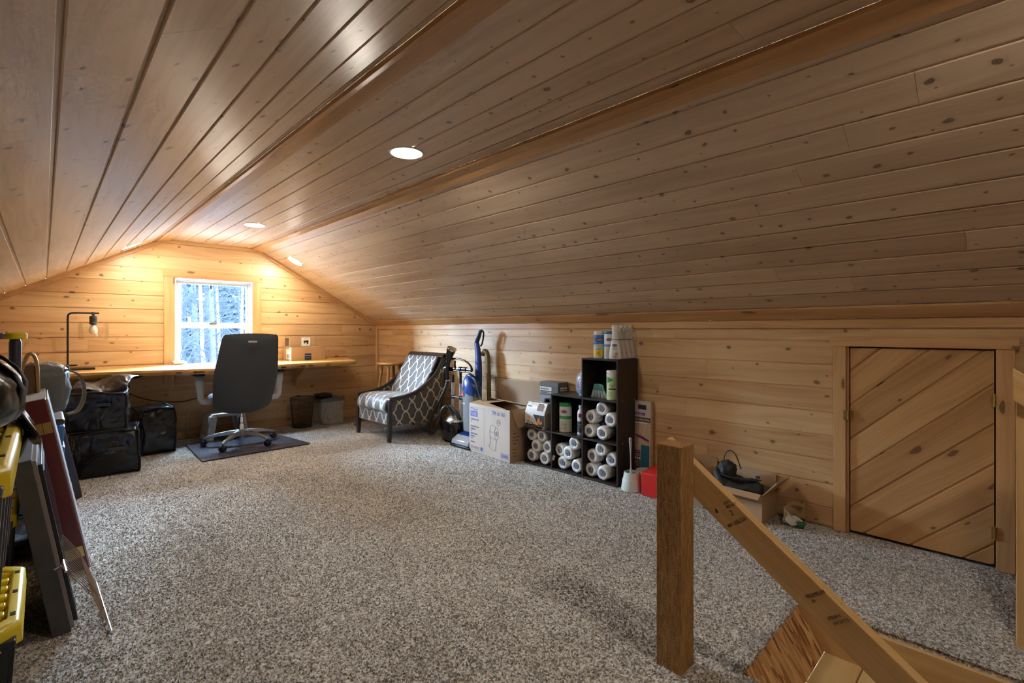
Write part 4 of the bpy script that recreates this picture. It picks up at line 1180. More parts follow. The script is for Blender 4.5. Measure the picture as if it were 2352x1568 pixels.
for k in range(5):
    MB().tube(spline([(-.05,-.03+.01*k,.655), (-.06,-.07-.006*k,.64), (-.05,-.11-.006*k,.55-.01*k), (-.04,-.15-.007*k,.44), (-.03,-.19-.006*k,.34), (-.02,-.17,.33), (-.02,-.12,.45), (.02,-.08,.60)], 5), .0038, 6).build('power_cord', mat('vac_cord', (.05,.055,.045), .5), vc, smooth='all')

# ================================================================== PAPER ROLL CARTON
tb = thing('open_carton', 'large open cardboard carton with blue printing and drawn paper roll, beside the dark cube shelf', 'box', (2.80, 3.195, 0), rz=math.radians(-3.2))
W2, DP, HT = .285, .27, .435
# panels: front (facing -x), back, two sides, bottom
o = MB().box(0, .004, -W2, W2, 0, HT).build('panel', CARDG, tb); tag(o, 'printed front panel, pinkish grey')
MB().box(DP, DP+.004, -W2, W2, 0, HT).build('panel', CARD, tb)
MB().box(.004, DP, -W2, -W2+.004, 0, HT).build('panel', CARD, tb)
MB().box(.004, DP, W2-.004, W2, 0, HT).build('panel', CARD, tb)
MB().box(.004, DP, -W2+.004, W2-.004, 0, .004).build('panel', CARD, tb)
MB().hexa([(.0,-W2+.06,HT), (.004,-W2+.06,HT+.004), (.004,W2,HT+.004), (0,W2,HT), (.10,-W2+.10,HT-.035), (.10,-W2+.10,HT-.031), (.11,W2-.01,HT+.02), (.11,W2-.01,HT+.016)]).build('flap', CARD, tb, fix=True)
MB().hexa([(.04,W2,HT), (DP,W2,HT+.0), (DP,W2-.004,HT+.004), (.04,W2-.004,HT+.004), (.07,W2-.22,HT+.018), (DP-.02,W2-.24,HT+.02), (DP-.02,W2-.24,HT+.024), (.07,W2-.22,HT+.022)]).build('flap', CARD, tb)
MB().hexa([(DP,-W2,HT), (DP+.004,-W2,HT), (DP+.004,W2,HT), (DP,W2,HT), (DP-.06,-W2+.02,HT+.02), (DP-.056,-W2+.02,HT+.024), (DP-.05,W2,HT+.035), (DP-.054,W2,HT+.031)]).build('flap', CARD, tb)
MB().hexa([(.02,-W2,HT-.005), (DP,-W2,HT-.005), (DP,-W2-.004,HT-.005), (.02,-W2-.004,HT-.005), (.06,-W2-.03,HT-.15), (DP-.03,-W2-.035,HT-.13), (DP-.03,-W2-.039,HT-.13), (.06,-W2-.034,HT-.15)]).build('flap', CARD, tb)
MB().box(.05,.20,-.10,.22,.20,.33).build('packing_paper', mat('kraft', (.36,.24,.13), .8, var=.2), tb, bevel=.02)
def tbt(s, size, u, v, **k):   # u from the left edge, v height, on the front
    return text(s, size, (-.0008, W2-u, v), (0,-1,0), (0,0,1), k.pop('m', BLUEINK), tb, name='printing', **k)
tbt('TM 16 16S', .048, .335, .372, sx=.82)
MB().box(-.0012, -.0004, W2-.125, W2-.018, .322, .372).build('logo_patch', BLUEINK, tb)
tbt('TORK', .044, .020, .331, m=CARDG, sx=.80, ext=.0009)
wv = MB()
for k in range(10):
    u0, u1 = .018+.0107*k, .018+.0107*(k+1); za, zb = .386+.006*math.sin(k*.65), .386+.006*math.sin((k+1)*.65)
    wv.hexa([(-.0008, W2-u0, za), (-.0004, W2-u0, za), (-.0004, W2-u1, zb), (-.0008, W2-u1, zb), (-.0008, W2-u0, za+.008), (-.0004, W2-u0, za+.008), (-.0004, W2-u1, zb+.008), (-.0008, W2-u1, zb+.008)])
wv.build('printing', BLUEINK, tb)
for s, z in (('Toilet Paper Roll', .290), ('Rouleau de Papier', .226), ('Hygienique', .203), ('Rollo de Papel', .160), ('Higienico', .138), ('Universal', .085)):
    tbt(s, .021, .022, z, sx=.82)
for s, z in (('2 ply', .272), ('2 plis', .186), ('2 hojas', .120)): tbt(s, .011, .022, z)
ln = MB()
for (a, b_) in (((.012,.405),(.222,.405)), ((.222,.405),(.222,.020)), ((.222,.020),(.012,.020))):
    ln.box(-.0006, -.0003, W2-max(a[0], b_[0])-.0008, W2-min(a[0], b_[0])+.0008, min(a[1], b_[1])-.0008, max(a[1], b_[1])+.0008)
def stroke(pts, r=.0014, m=BLUEINK, loop=False):
    MB().tube([(-.0006, W2-u, v) for u, v in pts], r, 4, loop=loop, flat=None).build('printing', m, tb)
ln.build('printing', BLUEINK, tb)
for k in range(4): stroke([(.040+.033*k+.010*math.cos(t), .045+.010*math.sin(t)) for t in [PI/3*i for i in range(6)]], .0018, loop=True)
MB().lathe([(.018, -.0008), (.018, -.0002)], 20, (0, W2-.185, .045), 'x').build('printing', BLUEINK, tb)
# drawn roll
cxr, czr = .395, .215
stroke([(cxr+.026*math.cos(t), czr+.052*math.sin(t)) for t in [2*PI*i/20 for i in range(20)]], .0013, loop=True)
stroke([(cxr+.009*math.cos(t), czr+.018*math.sin(t)) for t in [2*PI*i/14 for i in range(14)]], .0022, loop=True)
stroke([(cxr+.003, czr+.052), (cxr-.055, czr+.068), (cxr-.085, czr+.052), (cxr-.092, czr+.01), (cxr-.085, czr-.10), (cxr-.105, czr-.125), (cxr-.05, czr-.150), (cxr-.012, czr-.148), (cxr-.004, czr-.09), (cxr, czr-.052)])
stroke([(cxr-.088, czr-.045), (cxr-.004, czr-.055)])
stroke([(cxr-.09, czr+.01), (cxr-.024, czr-.002)])
stroke([(.425+.024*math.cos(t), .315+.026*math.sin(t)) for t in [2*PI*i/18 for i in range(18)]], .0013, loop=True)
stroke([(.418, .328), (.418, .302)], .0016); stroke([(.432, .328), (.432, .302)], .0016)
fr2 = [(.455,.020), (.555,.020), (.555,.062), (.455,.062)]
stroke(fr2, .0014, loop=True)
for k in range(8): MB().box(-.0008, -.0003, W2-.466-.0105*k-.006, W2-.466-.0105*k, .028, .054).build('printing', BLUEINK, tb)
for k in range(7):  # brown text on the right side panel
    z = .33-.028*k-(.02 if k > 3 else 0)
    text(('Toilet', 'Paper Roll', 'Rouleau', 'Papier', 'Rollo', 'Papel', '16 x 16')[k], .022, (.035, -W2-.0006, z-.10), (1,0,0), (0,0,1), BROWNINK, tb, name='printing', sx=.8)

# flattened cardboard leaning on the knee wall behind it
fc = thing('flattened_carton', 'flattened brown cardboard sheet leaning on the right wall behind the paper-roll carton', 'cardboard', (3.13, 3.17, 0))
for a, b_, z0, z1 in ((-.28, .29, 0, .400), (-.28, .29, .404, .640)):
    MB().hexa([(-.005+.02*(z0/.64), a, z0), (-.001+.02*(z0/.64), a, z0), (-.001+.02*(z0/.64), b_, z0), (-.005+.02*(z0/.64), b_, z0), (-.005+.02*(z1/.64), a, z1), (-.001+.02*(z1/.64), a, z1), (-.001+.02*(z1/.64), b_, z1), (-.005+.02*(z1/.64), b_, z1)]).build('sheet', CARDD, fc)

# ================================================================== CUBE SHELF
FX = 2.895; DPT = .262; BX = FX+DPT
YS = [2.858, 2.556, 2.250, 1.944]   # partition planes from left to right
TH = .012
sh = thing('cube_shelf', 'stepped espresso-brown cube shelf against the right wall', 'shelf', (FX, 1.95, 0))
def sb(name, x0, x1, y0, y1, z0, z1, **k):
    o = MB().box(x0-FX, x1-FX, y0-1.95, y1-1.95, z0, z1).build(name, SHELFB, sh, bevel=.001); return o
hts = [.300, .600, .895]
for k in range(3):
    yl, yr = YS[k], YS[k+1]
    # left upright of each column reaches that column's own top
    sb('upright', FX, BX, yl-TH, yl, .0, hts[k]-TH)
    for lv in range(k+2):
        z = [0, .300, .600, .895][lv]
        z = max(z, TH)
        top = lv == k+1
        sb('shelf_board', FX, BX, yr+(0 if k == 2 else .0)+(.0), yl-(0 if top else TH)-.0005, z-TH, z)
sb('upright', FX, BX, YS[3]-TH, YS[3]-.0005, 0, .895)
for k in range(3):
    for lv in range(k+1):
        z0 = [0, .300, .600][lv]+.012; z1 = [.300, .600, .895][lv]-.012
        if k == 2 and lv == 2: sb('back_panel', BX-.006, BX-.001, YS[k]-.20, YS[k]-TH, z0, z1)     # partial back: pine shows beside it
        elif k == 1 and lv == 1: sb('back_panel', BX-.006, BX-.001, YS[k]-.23, YS[k]-TH, z0, z1)
        else: sb('back_panel', BX-.006, BX-.001, YS[k+1]+.001, YS[k]-TH, z0, z1)
for z in (.30, .60, .015):
    MB().lathe([(.004,-.0005), (.004,0)], 8, (0,0,0), 'y').xf(Matrix.Translation((.06, YS[3]-TH-1.95-.0002, z+.0))).build('screw_cap', WHITEINK, sh)
    MB().lathe([(.004,-.0005), (.004,0)], 8, (0,0,0), 'y').xf(Matrix.Translation((.215, YS[3]-TH-1.95-.0002, z+.0))).build('screw_cap', WHITEINK, sh)
st_ = MB().box(-.0007, 0, -.014, .014, -.020, .020)
st_.xf(Matrix.Translation((.02, 2.556-TH-.0006-1.95, .09)) @ Matrix.Rotation(PI/2, 4, 'Z') @ Matrix.Rotation(.5, 4, 'X')).build('sticker', WHITEINK, sh)

# wrapped paper rolls ------------------------------------------------
WRAP = mat('roll_wrap', (.70,.68,.64), .28, bump=.7, bscale=45, coat=.3)
CORE = mat('roll_core', (.19,.195,.23), .45, var=.85, vscale=150, bump=.6, bscale=150)
PRN = mat('roll_print', (.13,.13,.30), .5, var=.7, vscale=60)
def roll_proto(label):
    t_ = thing('paper_roll', label, 'paper roll', (0,0,0), group='wrapped paper rolls in the cube shelf')
    mb = MB(); rr = []; n_ = 22; rp = random.Random(9)
    jit = [1+.05*rp.uniform(-1, 1) for _ in range(n_)]
    for x, r, q in ((.010,.019,0), (.003,.022,0), (-.001,.034,.3), (.002,.047,.6), (.010,.0515,1), (.06,.0525,1), (.14,.0525,1), (.185,.050,1), (.195,.030,.5), (.195,.004,0)):
        rr.append([(x, r*math.cos(2*PI*i/n_)*(1+(jit[i]-1)*q), r*math.sin(2*PI*i/n_)*(1+(jit[i]-1)*q)) for i in range(n_)])
    mb.rings(rr); mb.build('wrapping', WRAP, t_, smooth=True, ang=50)
    mb = MB(); rr = []
    for x, r in ((.0095,.0165), (.004,.0190), (.002,.0205), (.0005,.0215)):
        rr.append([(x-.0035, r*math.cos(2*PI*i/16)*(1+.07*math.sin(i*2.3)), r*math.sin(2*PI*i/16)*(1+.07*math.cos(i*3.1))) for i in range(16)])
    rr.append([(-.004+.003*(i % 2), .004*math.cos(i), .004*math.sin(i)) for i in range(16)])
    mb.rings(rr, cap=True); mb.build('core', CORE, t_)
    mb = MB(); rr = []
    for x in (.085, .125): rr.append([(x, .0533*math.cos(2*PI*i/n_)*(1+(jit[i]-1)), .0533*math.sin(2*PI*i/n_)*(1+(jit[i]-1))) for i in range(n_)])
    mb.rings(rr, cap=False); mb.build('print_band', PRN, t_, smooth=True)
    return t_
def copy_tree(o, parent=None):
    c = o.copy(); COL.objects.link(c); c.parent = parent
    for ch in o.children:
        d = ch.copy(); COL.objects.link(d); d.parent = c
        for g in ch.children: e = g.copy(); COL.objects.link(e); e.parent = d
    return c
rolls = [(2.795,.236,'top left roll of the lowest left cube'), (2.682,.241,'top right roll of the lowest left cube'), (2.742,.150,'middle roll of the lowest left cube'), (2.625,.156,'right-hand middle roll of the lowest left cube'),
 (2.788,.066,'bottom left roll of the lowest left cube'), (2.642,.066,'bottom right roll of the lowest left cube'),
 (2.490,.160,'left roll of the middle bottom cube'), (2.338,.240,'top right roll of the middle bottom cube'), (2.400,.153,'centre roll of the middle bottom cube'), (2.458,.0665,'bottom left roll of the middle bottom cube'), (2.322,.066,'bottom right roll of the middle bottom cube'),
 (2.190,.460,'upper left roll of the central right cube'), (2.096,.530,'topmost roll of the central right cube'), (2.018,.458,'right-hand roll of the central right cube'), (2.214+.0-.015,.366-.012,'bottom left roll of the central right cube'), (2.085,.354,'bottom right roll of the central right cube'),
 (2.182,.170,'upper left roll of the bottom right cube'), (2.094,.236,'topmost roll of the bottom right cube'), (2.012,.172,'right-hand roll of the bottom right cube'), (2.190,.066,'bottom left roll of the bottom right cube'), (2.074,.066,'bottom roll next to the right upright, bottom right cube')]
p0 = None
for i, (y, z, lb) in enumerate(rolls):
    lab = 'white wrapped paper roll, '+lb
    if p0 is None: t_ = p0 = roll_proto(lab)
    else: t_ = copy_tree(p0); t_['label'] = lab
    t_.location = (FX+.018+.02*R_.random(), y, z)
    t_.rotation_euler = (R_.uniform(0, 6), 0, R_.uniform(-.05, .05))

# tubs and bottles ---------------------------------------------------
CREAM = mat('cream_plastic', (.66,.65,.52), .35); IVORY = mat('ivory', (.72,.72,.66), .35)
def facing(t_, r, z, s, size, m, dx=0, sx=1, name='lettering'):
    """text on the side of a round tub, at the side that looks to -x and slightly -y"""
    a = math.radians(205); n_ = Vector((math.cos(a), math.sin(a), 0)); rg = Vector((math.sin(a), -math.cos(a), 0)).normalized()
    rg = Vector((0,0,1)).cross(n_)
    p = n_*(r+.0012)-rg*dx; p.z = z
    return text(s, size, tuple(p), tuple(rg), (0,0,1), m, t_, name=name, align='CENTER', sx=sx)
def oval(t_, r, z, a_, b_, m, name='logo'):
    a = math.radians(205); n_ = Vector((math.cos(a), math.sin(a), 0)); rg = Vector((0,0,1)).cross(n_)
    mb = MB(); pts = [(a_*math.cos(t)*(1 if abs(math.cos(t)) > .1 else 1), b_*math.sin(t)*abs(math.sin(t))**.3) for t in [2*PI*i/24 for i in range(24)]]
    mb.rings([[tuple(n_*(r+.0002)+rg*u+Vector((0,0,z+v))) for u, v in pts], [tuple(n_*(r+.0009)+rg*u+Vector((0,0,z+v))) for u, v in pts]]); return mb.build(name, m, t_)
def tub(name, label, loc, r, h, body, lid, bands, lidh=.025, ins=.002):
    t_ = thing(name, label, 'tub', loc)
    MB().lathe([(r*.94,0), (r,.004), (r,h-lidh-.012), (r*.97,h-lidh)], 30).build('tub_body', body, t_, smooth=True)
    MB().lathe([(r*.99,h-lidh), (r*1.01,h-lidh+.003), (r*1.01,h-.008), (r*.96,h), (.001,h+.001)], 30).build('lid', lid, t_, smooth=True)
    for z0, z1, m in bands:
        MB().lathe([(r+.0005,z0), (r+.0005,z1)], 30, cap=False).build('label_band', m, t_, smooth=True)
    return t_
LBLU = mat('print_blue', (.02,.20,.50), .35); LYEL = mat('print_yellow', (.80,.55,.03), .35); LGRN = mat('print_green', (.03,.28,.07), .35); LIMEG = mat('pale_green', (.56,.66,.36), .4)
LOGOB = mat('logo_blue', (.03,.05,.30), .4); LOGOR = mat('logo_red', (.5,.02,.04), .4)
def clx(t_, r, z, s=1):
    oval(t_, r, z, .026*s, .013*s, LOGOR); oval(t_, r+.0007, z, .023*s, .0105*s, LOGOB); facing(t_, r+.0016, z-.0045*s, 'CLOROX', .0125*s, WHITEINK, sx=.85)
t_ = tub('wipes_tub', 'yellow and blue wipes tub, leftmost on top of the cube shelf', (2.99, 2.155, .895), .043, .200, IVORY, IVORY, ((.105,.172,LBLU), (.018,.060,LYEL)))
clx(t_, .043, .137, 1.15); facing(t_, .0435, .088, 'Disinfecting Wipes', .0095, LOGOB, sx=.8); facing(t_, .0435, .066, 'lemon', .016, LOGOB); facing(t_, .0437, .034, '75', .018, BLKINK)
t_ = tub('wipes_tub', 'white and blue wipes tub right of the yellow one on the cube shelf', (2.99, 2.062, .895), .043, .200, IVORY, LBLU, ((.088,.104,LBLU),), lidh=.020)
clx(t_, .043, .140, .8); facing(t_, .0445, .0925, 'Hydrogen Peroxide', .008, WHITEINK, sx=.8)
for k in range(5): facing(t_, .0435, .072-.012*k, 'cleaner disinfectant', .0065, BLKINK, sx=.9)
t_ = tub('large_wipes_tub', 'cream wipes tub with green lid and band in the middle column cube', (2.985, 2.478, .300), .050, .232, CREAM, GREEN, ((.104,.128,LGRN),), lidh=.03)
clx(t_, .050, .163, .95); facing(t_, .0515, .111, 'Hydrogen Peroxide', .0095, WHITEINK, sx=.8)
for k in range(6): facing(t_, .0507, .084-.011*k, 'kills germs cleaner', .0065, BLKINK)
t_ = tub('tall_wipes_tub', 'tall lime green and white wipes tub at the right of the top cube', (2.972, 2.022, .600), .047, .212, LIMEG, IVORY, ((.166,.186,IVORY),), lidh=.026)
mb = MB(); a = math.radians(205); n_ = Vector((math.cos(a), math.sin(a), 0)); rg = Vector((0,0,1)).cross(n_)
def curved(t_, pts, m, r, d=.0009, name='label_patch', org=205):
    mb = MB(); ulo, uhi = min(p[0] for p in pts), max(p[0] for p in pts); n_s = 8
    for q in range(n_s):
        a0, a1 = ulo+(uhi-ulo)*q/n_s, ulo+(uhi-ulo)*(q+1)/n_s
        c = clip(clip(pts, 1, 0, a1), -1, 0, -a0)
        if len(c) < 3: continue
        P_ = [(math.cos(math.radians(org)+u/r), math.sin(math.radians(org)+u/r), v) for u, v in c]
        mb.rings([[(x*(r+.0001), y*(r+.0001), z) for x, y, z in P_], [(x*(r+d), y*(r+d), z) for x, y, z in P_]])
    return mb.build(name, m, t_)
curved(t_, [(-.040,.122), (.014,.146), (-.040,.168)], LGRN, .047)
facing(t_, .048, .106, 'Disinfecting', .010, BLKINK, sx=.9); facing(t_, .048, .094, 'Wipes', .009, BLKINK)
curved(t_, [(-.028,.076), (.028,.076), (.028,.085), (-.028,.085)], BLKINK, .047)
for k in range(3): facing(t_, .048, .052-.012*k, 'EPA 2037', .007, LGRN, dx=.012)

def bottle(name, label, loc, prof, m, sx=1, sy=1, cat='bottle', group=None, rz=0, part='bottle_body'):
    t_ = thing(name, label, cat, loc, rz, group)
    MB().lathe(prof, 24, sx=sx, sy=sy).build(part, m, t_, smooth=True); return t_
# four white spray bottles
sprays = []
WHB = mat('white_bottle', (.72,.71,.68), .35)
def spray(label):
    t_ = thing('spray_bottle', label, 'bottle', (0,0,0), 0, 'white spray bottles on top of the cube shelf')
    MB().lathe([(.030,0), (.036,.004), (.037,.03), (.030,.085), (.0235,.125), (.021,.140)], 22, sx=1.25, sy=.62).build('bottle_body', WHB, t_, smooth=True)
    MB().lathe([(.0205,.142), (.021,.150), (.020,.20), (.023,.235), (.020,.243), (.001,.245)], 20, sx=1.2, sy=.75).build('cap', WHB, t_, smooth=True)
    MB().hexa([(-.034,-.005,.205), (-.034,.005,.205), (-.020,.005,.195), (-.020,-.005,.195), (-.036,-.005,.213), (-.036,.005,.213), (-.018,.007,.225), (-.018,-.007,.225)]).build('trigger', WHB, t_)
    MB().lathe([(.0235,.138), (.0235,.1415)], 20, sx=1.2, sy=.72).build('seam_ring', mat('grey_ring', (.2,.19,.17), .5), t_)
    return t_
sp_labels = ['frontmost white spray bottle with oval logo on top of the cube shelf', 'second white spray bottle behind the front one on the shelf top', 'third white spray bottle, next to last on the shelf top', 'white spray bottle nearest the wall on top of the cube shelf']
for k, lb in enumerate(sp_labels):
    if k == 0: t_ = s0 = spray(lb)
    else: t_ = copy_tree(s0); t_['label'] = lb
    t_.location = (2.945+.058*k, 1.985+.0*k, .895); t_.rotation_euler = (0, 0, math.radians(112))
# print on the front bottle
def flatprint(t_, s, size, x, z, m, y=-.0245, sx=1):
    return text(s, size, (x, y, z), (1,0,0), (0,0,1), m, t_, sx=sx, align='CENTER')
pf = thing_parent = s0
# local -x.. the broad side that looks to the camera is local +y after the turn
def sideprint(t_, s, size, z, m, y, u=0, sx=1): return text(s, size, (u, y, z), (-1,0,0), (0,0,1), m, t_, sx=sx, align='CENTER')
mb = MB(); pts = [(.018*math.cos(t), .009*math.sin(t)) for t in [2*PI*i/20 for i in range(20)]]
mb.rings([[(u, .0185, .100+v) for u, v in pts], [(u, .0205, .100+v) for u, v in pts]]); mb.build('logo', LOGOB, s0)
sideprint(s0, 'CLOROX', .009, .097, WHITEINK, .0212, sx=.8)
sideprint(s0, 'anywhere', .009, .080, BLKINK, .0222); sideprint(s0, 'daily sanitizer', .0065, .070, BLKINK, .0225)
for k in range(3): sideprint(s0, 'sanitizing spray', .005, .018-.006*k+.006, BLKINK, .0242)
FLW = mat('orange_print', (.45,.20,.06), .5)
for k in range(4):
    tt = s0 if k == 0 else [o_ for o_ in COL.objects if o_.get('label') == sp_labels[k]][0]
    mb = MB()
    for j in range(5): mb.lathe([(.0045,.0225), (.0045,.0242)], 7, (-.012+.006*math.cos(j*1.26), 0, .040+.006*math.sin(j*1.26)), 'y')
    mb.build('flower_print', FLW, tt)

# dark bottle beside the green tub
t_ = bottle('cleaner_bottle', 'white and black cleaner bottle with red print at the right of the middle cube', (2.975, 2.318, .300), [(.026,0), (.029,.004), (.029,.165), (.024,.185), (.014,.195), (.014,.203)], mat('pale_bottle', (.60,.64,.68), .35), sx=.8)
MB().lathe([(.0165,.203), (.0165,.225), (.001,.227)], 16).build('cap', WHITEP, t_)
o = MB().lathe([(.0296,.02), (.0296,.105)], 24, sx=.8, cap=False).build('label_band', mat('black_label', (.03,.03,.035), .4), t_, smooth=True)
curved(t_, [(-.012,.135), (.010,.135), (.010,.165), (-.012,.165)], LOGOR, .026, d=.0035)
facing(t_, .029, .078, 'CLEAN', .011, WHITEINK, sx=.8); facing(t_, .029, .062, 'STAIN', .009, WHITEINK, sx=.8)
# purple bottles on top of the middle column
t_ = bottle('lavender_bottle', 'small lavender pump bottle at the front of the middle shelf top', (2.965, 2.300, .600), [(.018,0), (.022,.004), (.023,.09), (.019,.115), (.010,.128), (.010,.136)], mat('lavender', (.42,.36,.66), .3), sx=.85)
MB().lathe([(.011,.136), (.011,.150), (.004,.152), (.004,.168), (.008,.168), (.006,.176)], 14).build('pump', WHITEP, t_)
MB().lathe([(.0236,.02), (.0236,.05)], 24, sx=.85, cap=False).build('label_band', mat('teal_label', (.06,.30,.36), .4), t_, smooth=True)
facing(t_, .0235, .065, 'SOAP', .010, LOGOB)
t_ = bottle('jug', 'round grey jug with purple cap and red label, behind the lavender bottle', (3.065, 2.352, .600), [(.06,0), (.075,.01), (.085,.06), (.080,.12), (.055,.165), (.024,.185), (.018,.215)], mat('grey_jug', (.33,.33,.36), .3), sx=.45)
MB().lathe([(.020,.215), (.020,.228), (.013,.232), (.012,.275), (.001,.277)], 16).build('cap', PURPLE, t_)
for z0, z1, m, w_ in ((.075,.095,LOGOR,.04), (.045,.068,PURPLE,.038), (.105,.112,WHITEINK,.035)):
    mb = MB().box(-.0405, -.038, -w_-.01, w_-.01, z0, z1); mb.build('label_patch', m, t_)
text('MAGIC', .016, (-.041, .028, .079), (0,-1,0), (0,0,1), WHITEINK, t_, sx=.9)

# teal packets
TEAL = mat('teal_packet', (.10,.36,.38), .25, coat=.3, bump=.4, bscale=40); PALEB = mat('packet_pale', (.50,.62,.68), .3, coat=.3); DBLU = mat('packet_blue', (.04,.16,.40), .3)
def packet(label):
    t_ = thing('packet', label, 'packet', (0,0,0), 0, 'teal packets leaning in the top cube')
    mb = MB()
    def f(u, v): return (( .0095)*(2*u-1), (.006*(1-abs(2*u-1)**2))*(1-abs(2*v-1)**6), v*.100)
    def g(u, v): x, y, z = f(u, v); return (x, -y-.0005, z)
    mb.grid(f, 8, 8); mb.grid(g, 8, 8); mb.build('pouch', PALEB, t_, smooth=True)
    mb = MB()
    def f2(u, v): return (.0098*(2*u-1), (.0065*(1-abs(2*u-1)**2))*(1-abs(2*(.55+.45*v)-1)**6)+.0006, (.55+.46*v)*.100)
    def g2(u, v): x, y, z = f2(u, v); return (x, -y-.0005, z)
    mb.grid(f2, 8, 5); mb.grid(g2, 8, 5); mb.build('teal_top', TEAL, t_, smooth=True)
    return t_
nm = ['leftmost', 'second from the left', 'third from the left', 'fourth from the left', 'middle', 'fourth from the right', 'third from the right', 'second from the right', 'rightmost']
for k in range(9):
    lb = 'teal and white packet, %s of the row in the top cube' % nm[k]
    if k == 0: t_ = k0 = packet(lb)
    else: t_ = copy_tree(k0); t_['label'] = lb
    t_.location = (2.975+.012*(k % 2), 2.212-.0158*k, .601)
    t_.rotation_euler = (0, math.radians(16-4.5*k), math.radians(-78))

# fire-log carton and grey gadget box on the low column
fb = thing('fire_log_box', 'white carry carton of fire logs with flame picture, on the lowest step of the shelf', 'box', (2.905, 2.742, .300))
mb = MB(); prof = [(0,0), (.0,.125), (.042,.205), (.085,.205), (.115,.125), (.115,0)]
WCARD = mat('white_card', (.60,.57,.53), .35, coat=.4, bump=.1, bscale=20); 
mb.prism(prof, 'y', -.110, .110); mb.build('carton', WCARD, fb, bevel=.002)
BRC = mat('tan_card', (.36,.28,.18), .6)
MB().prism([(.001,.006), (.001,.120), (.06,.126), (.114,.118), (.114,.006)], 'y', -.1112, -.1102).build('end_panel', BRC, fb)
MB().box(-.0012, 0, -.110, .110, 0, .016).build('print_strip', BROWNINK, fb)
MB().box(-.0012, 0, -.085, -.018, .004, .014).build('print_strip', BLKINK, fb)
DKP = mat('night_print', (.03,.03,.035), .4)
pz = [(.018,.110), (-.108,.110), (-.108,.018), (-.050,.018)]
MB().rings([[(-.0004, y, z) for y, z in pz], [(-.0014, y, z) for y, z in pz]]).build('picture', DKP, fb)
FLM = mat('flame_print', (.75,.22,.03), .5); FLY = mat('flame_yellow', (.85,.55,.10), .5)
for m, k, dy in ((FLM, 1, 0), (FLY, .6, .006), (FLM, .7, -.022)):
    pz = [(-.040+dy, .03), (-.062*1+dy, .045), (-.060+dy, .07*k+.01), (-.052+dy, .098*k), (-.046+dy, .07*k), (-.034+dy, .085*k), (-.030+dy, .05)]
    MB().rings([[(-.0015, y, z) for y, z in pz], [(-.0022-.0006*k, y, z) for y, z in pz]]).build('picture', m, fb)
text('PINE', .012, (-.001, .082, .050), (0,-1,0), (0,0,1), BLKINK, fb); text('MOUNTAIN', .013, (-.001, .088, .036), (0,-1,0), (0,0,1), BLKINK, fb)
MB().rings([[(-.001, .060+y, .075+z) for y, z in ((-.009,0), (.009,0), (.003,.02), (0,.026))], [(-.0018, .060+y, .075+z) for y, z in ((-.009,0), (.009,0), (.003,.02), (0,.026))]]).build('logo', FLM, fb)
ridge = [(.109-.0128*k, .024+.010*((k*7) % 5)/4) for k in range(12)]
mb = MB(); pz = [(.109,.017)]+ridge+[(-.045,.017)]
mb.prism([(y, z) for y, z in pz], 'x', -.0010, -.0003); mb.build('treeline_print', BLKINK, fb)
ns = Vector((-.08, 0, .042)).normalized(); up_s = Vector((.042, 0, .08)).normalized()
for (u0, u1, v0, v1, m) in ((-.085,-.015,.02,.07, mat('ember_print', (.20,.08,.05), .5)), (-.075,-.02,.072,.085,BLKINK), (.05,.095,.05,.058,BLKINK), (.055,.09,.062,.082,WHITEINK)):
    P_ = []
    for uu_, vv in ((u0,v0), (u1,v0), (u1,v1), (u0,v1)):
        P_.append(Vector((0, uu_, .125))+up_s*vv*.95)
    MB().rings([[tuple(p+ns*.0003) for p in P_], [tuple(p+ns*.0012) for p in P_]]).build('print_patch', m, fb)
MB().tube(bezier((.045,-.075,.205), (.045,-.06,.222), (.045,.05,.222), (.045,.065,.205), 8), .004, 6, flat=(2,.6)).build('handle', WCARD, fb)

gb_ = thing('gadget_box', 'grey gift box with white label bands behind the fire-log carton on the shelf', 'box', (3.085, 2.690, .300))
GBX = mat('grey_box', (.12,.12,.125), .45)
o = MB().box(-.062, .062, -.10, .10, 0, .335).build('box_body', GBX, gb_, bevel=.002)
MB().box(-.064, .064, -.102, .102, .335, .372).build('lid', mat('grey_lid', (.16,.155,.15), .5), gb_, bevel=.002)
for z0, z1, m in ((.300, .330, WHITEINK), (.275, .292, mat('pale_band', (.40,.40,.40), .5))):
    MB().box(-.0632, -.062, -.03, .098, z0, z1).build('label_band', m, gb_); MB().box(-.035, .055, -.1012, -.100, z0, z1).build('label_band', m, gb_)
text('Brookstone', .022, (-.0638, .092, .308), (0,-1,0), (0,0,1), BLKINK, gb_, sx=.95); text('Brookstone', .018, (-.030, -.1018, .309), (1,0,0), (0,0,1), BLKINK, gb_, sx=.8)
text('SWIRL BASE SET', .013, (-.0638, .090, .279), (0,-1,0), (0,0,1), BLKINK, gb_, sx=.9)
MB().box(-.0632, -.062, -.03, .098, .10, .262).build('picture', mat('photo_grey', (.33,.33,.34), .4), gb_)
for (y, z, r) in ((.030,.215,.022), (-.005,.222,.020), (.012,.205,.026)):
    MB().lathe([(r,-.0010), (r,0)], 14, (-.0632, y, z), 'x').build('picture', DKP, gb_)
MB().box(-.0665, -.0632, -.02, .05, .165, .205).build('picture', DKP, gb_)
rbx = MB().box(-.045, .045, -.035, .035, 0, .030).build('red_packet', RED, bevel=.003, loc=(2.96, 2.592, .5175))
bpy.data.objects.remove(rbx)

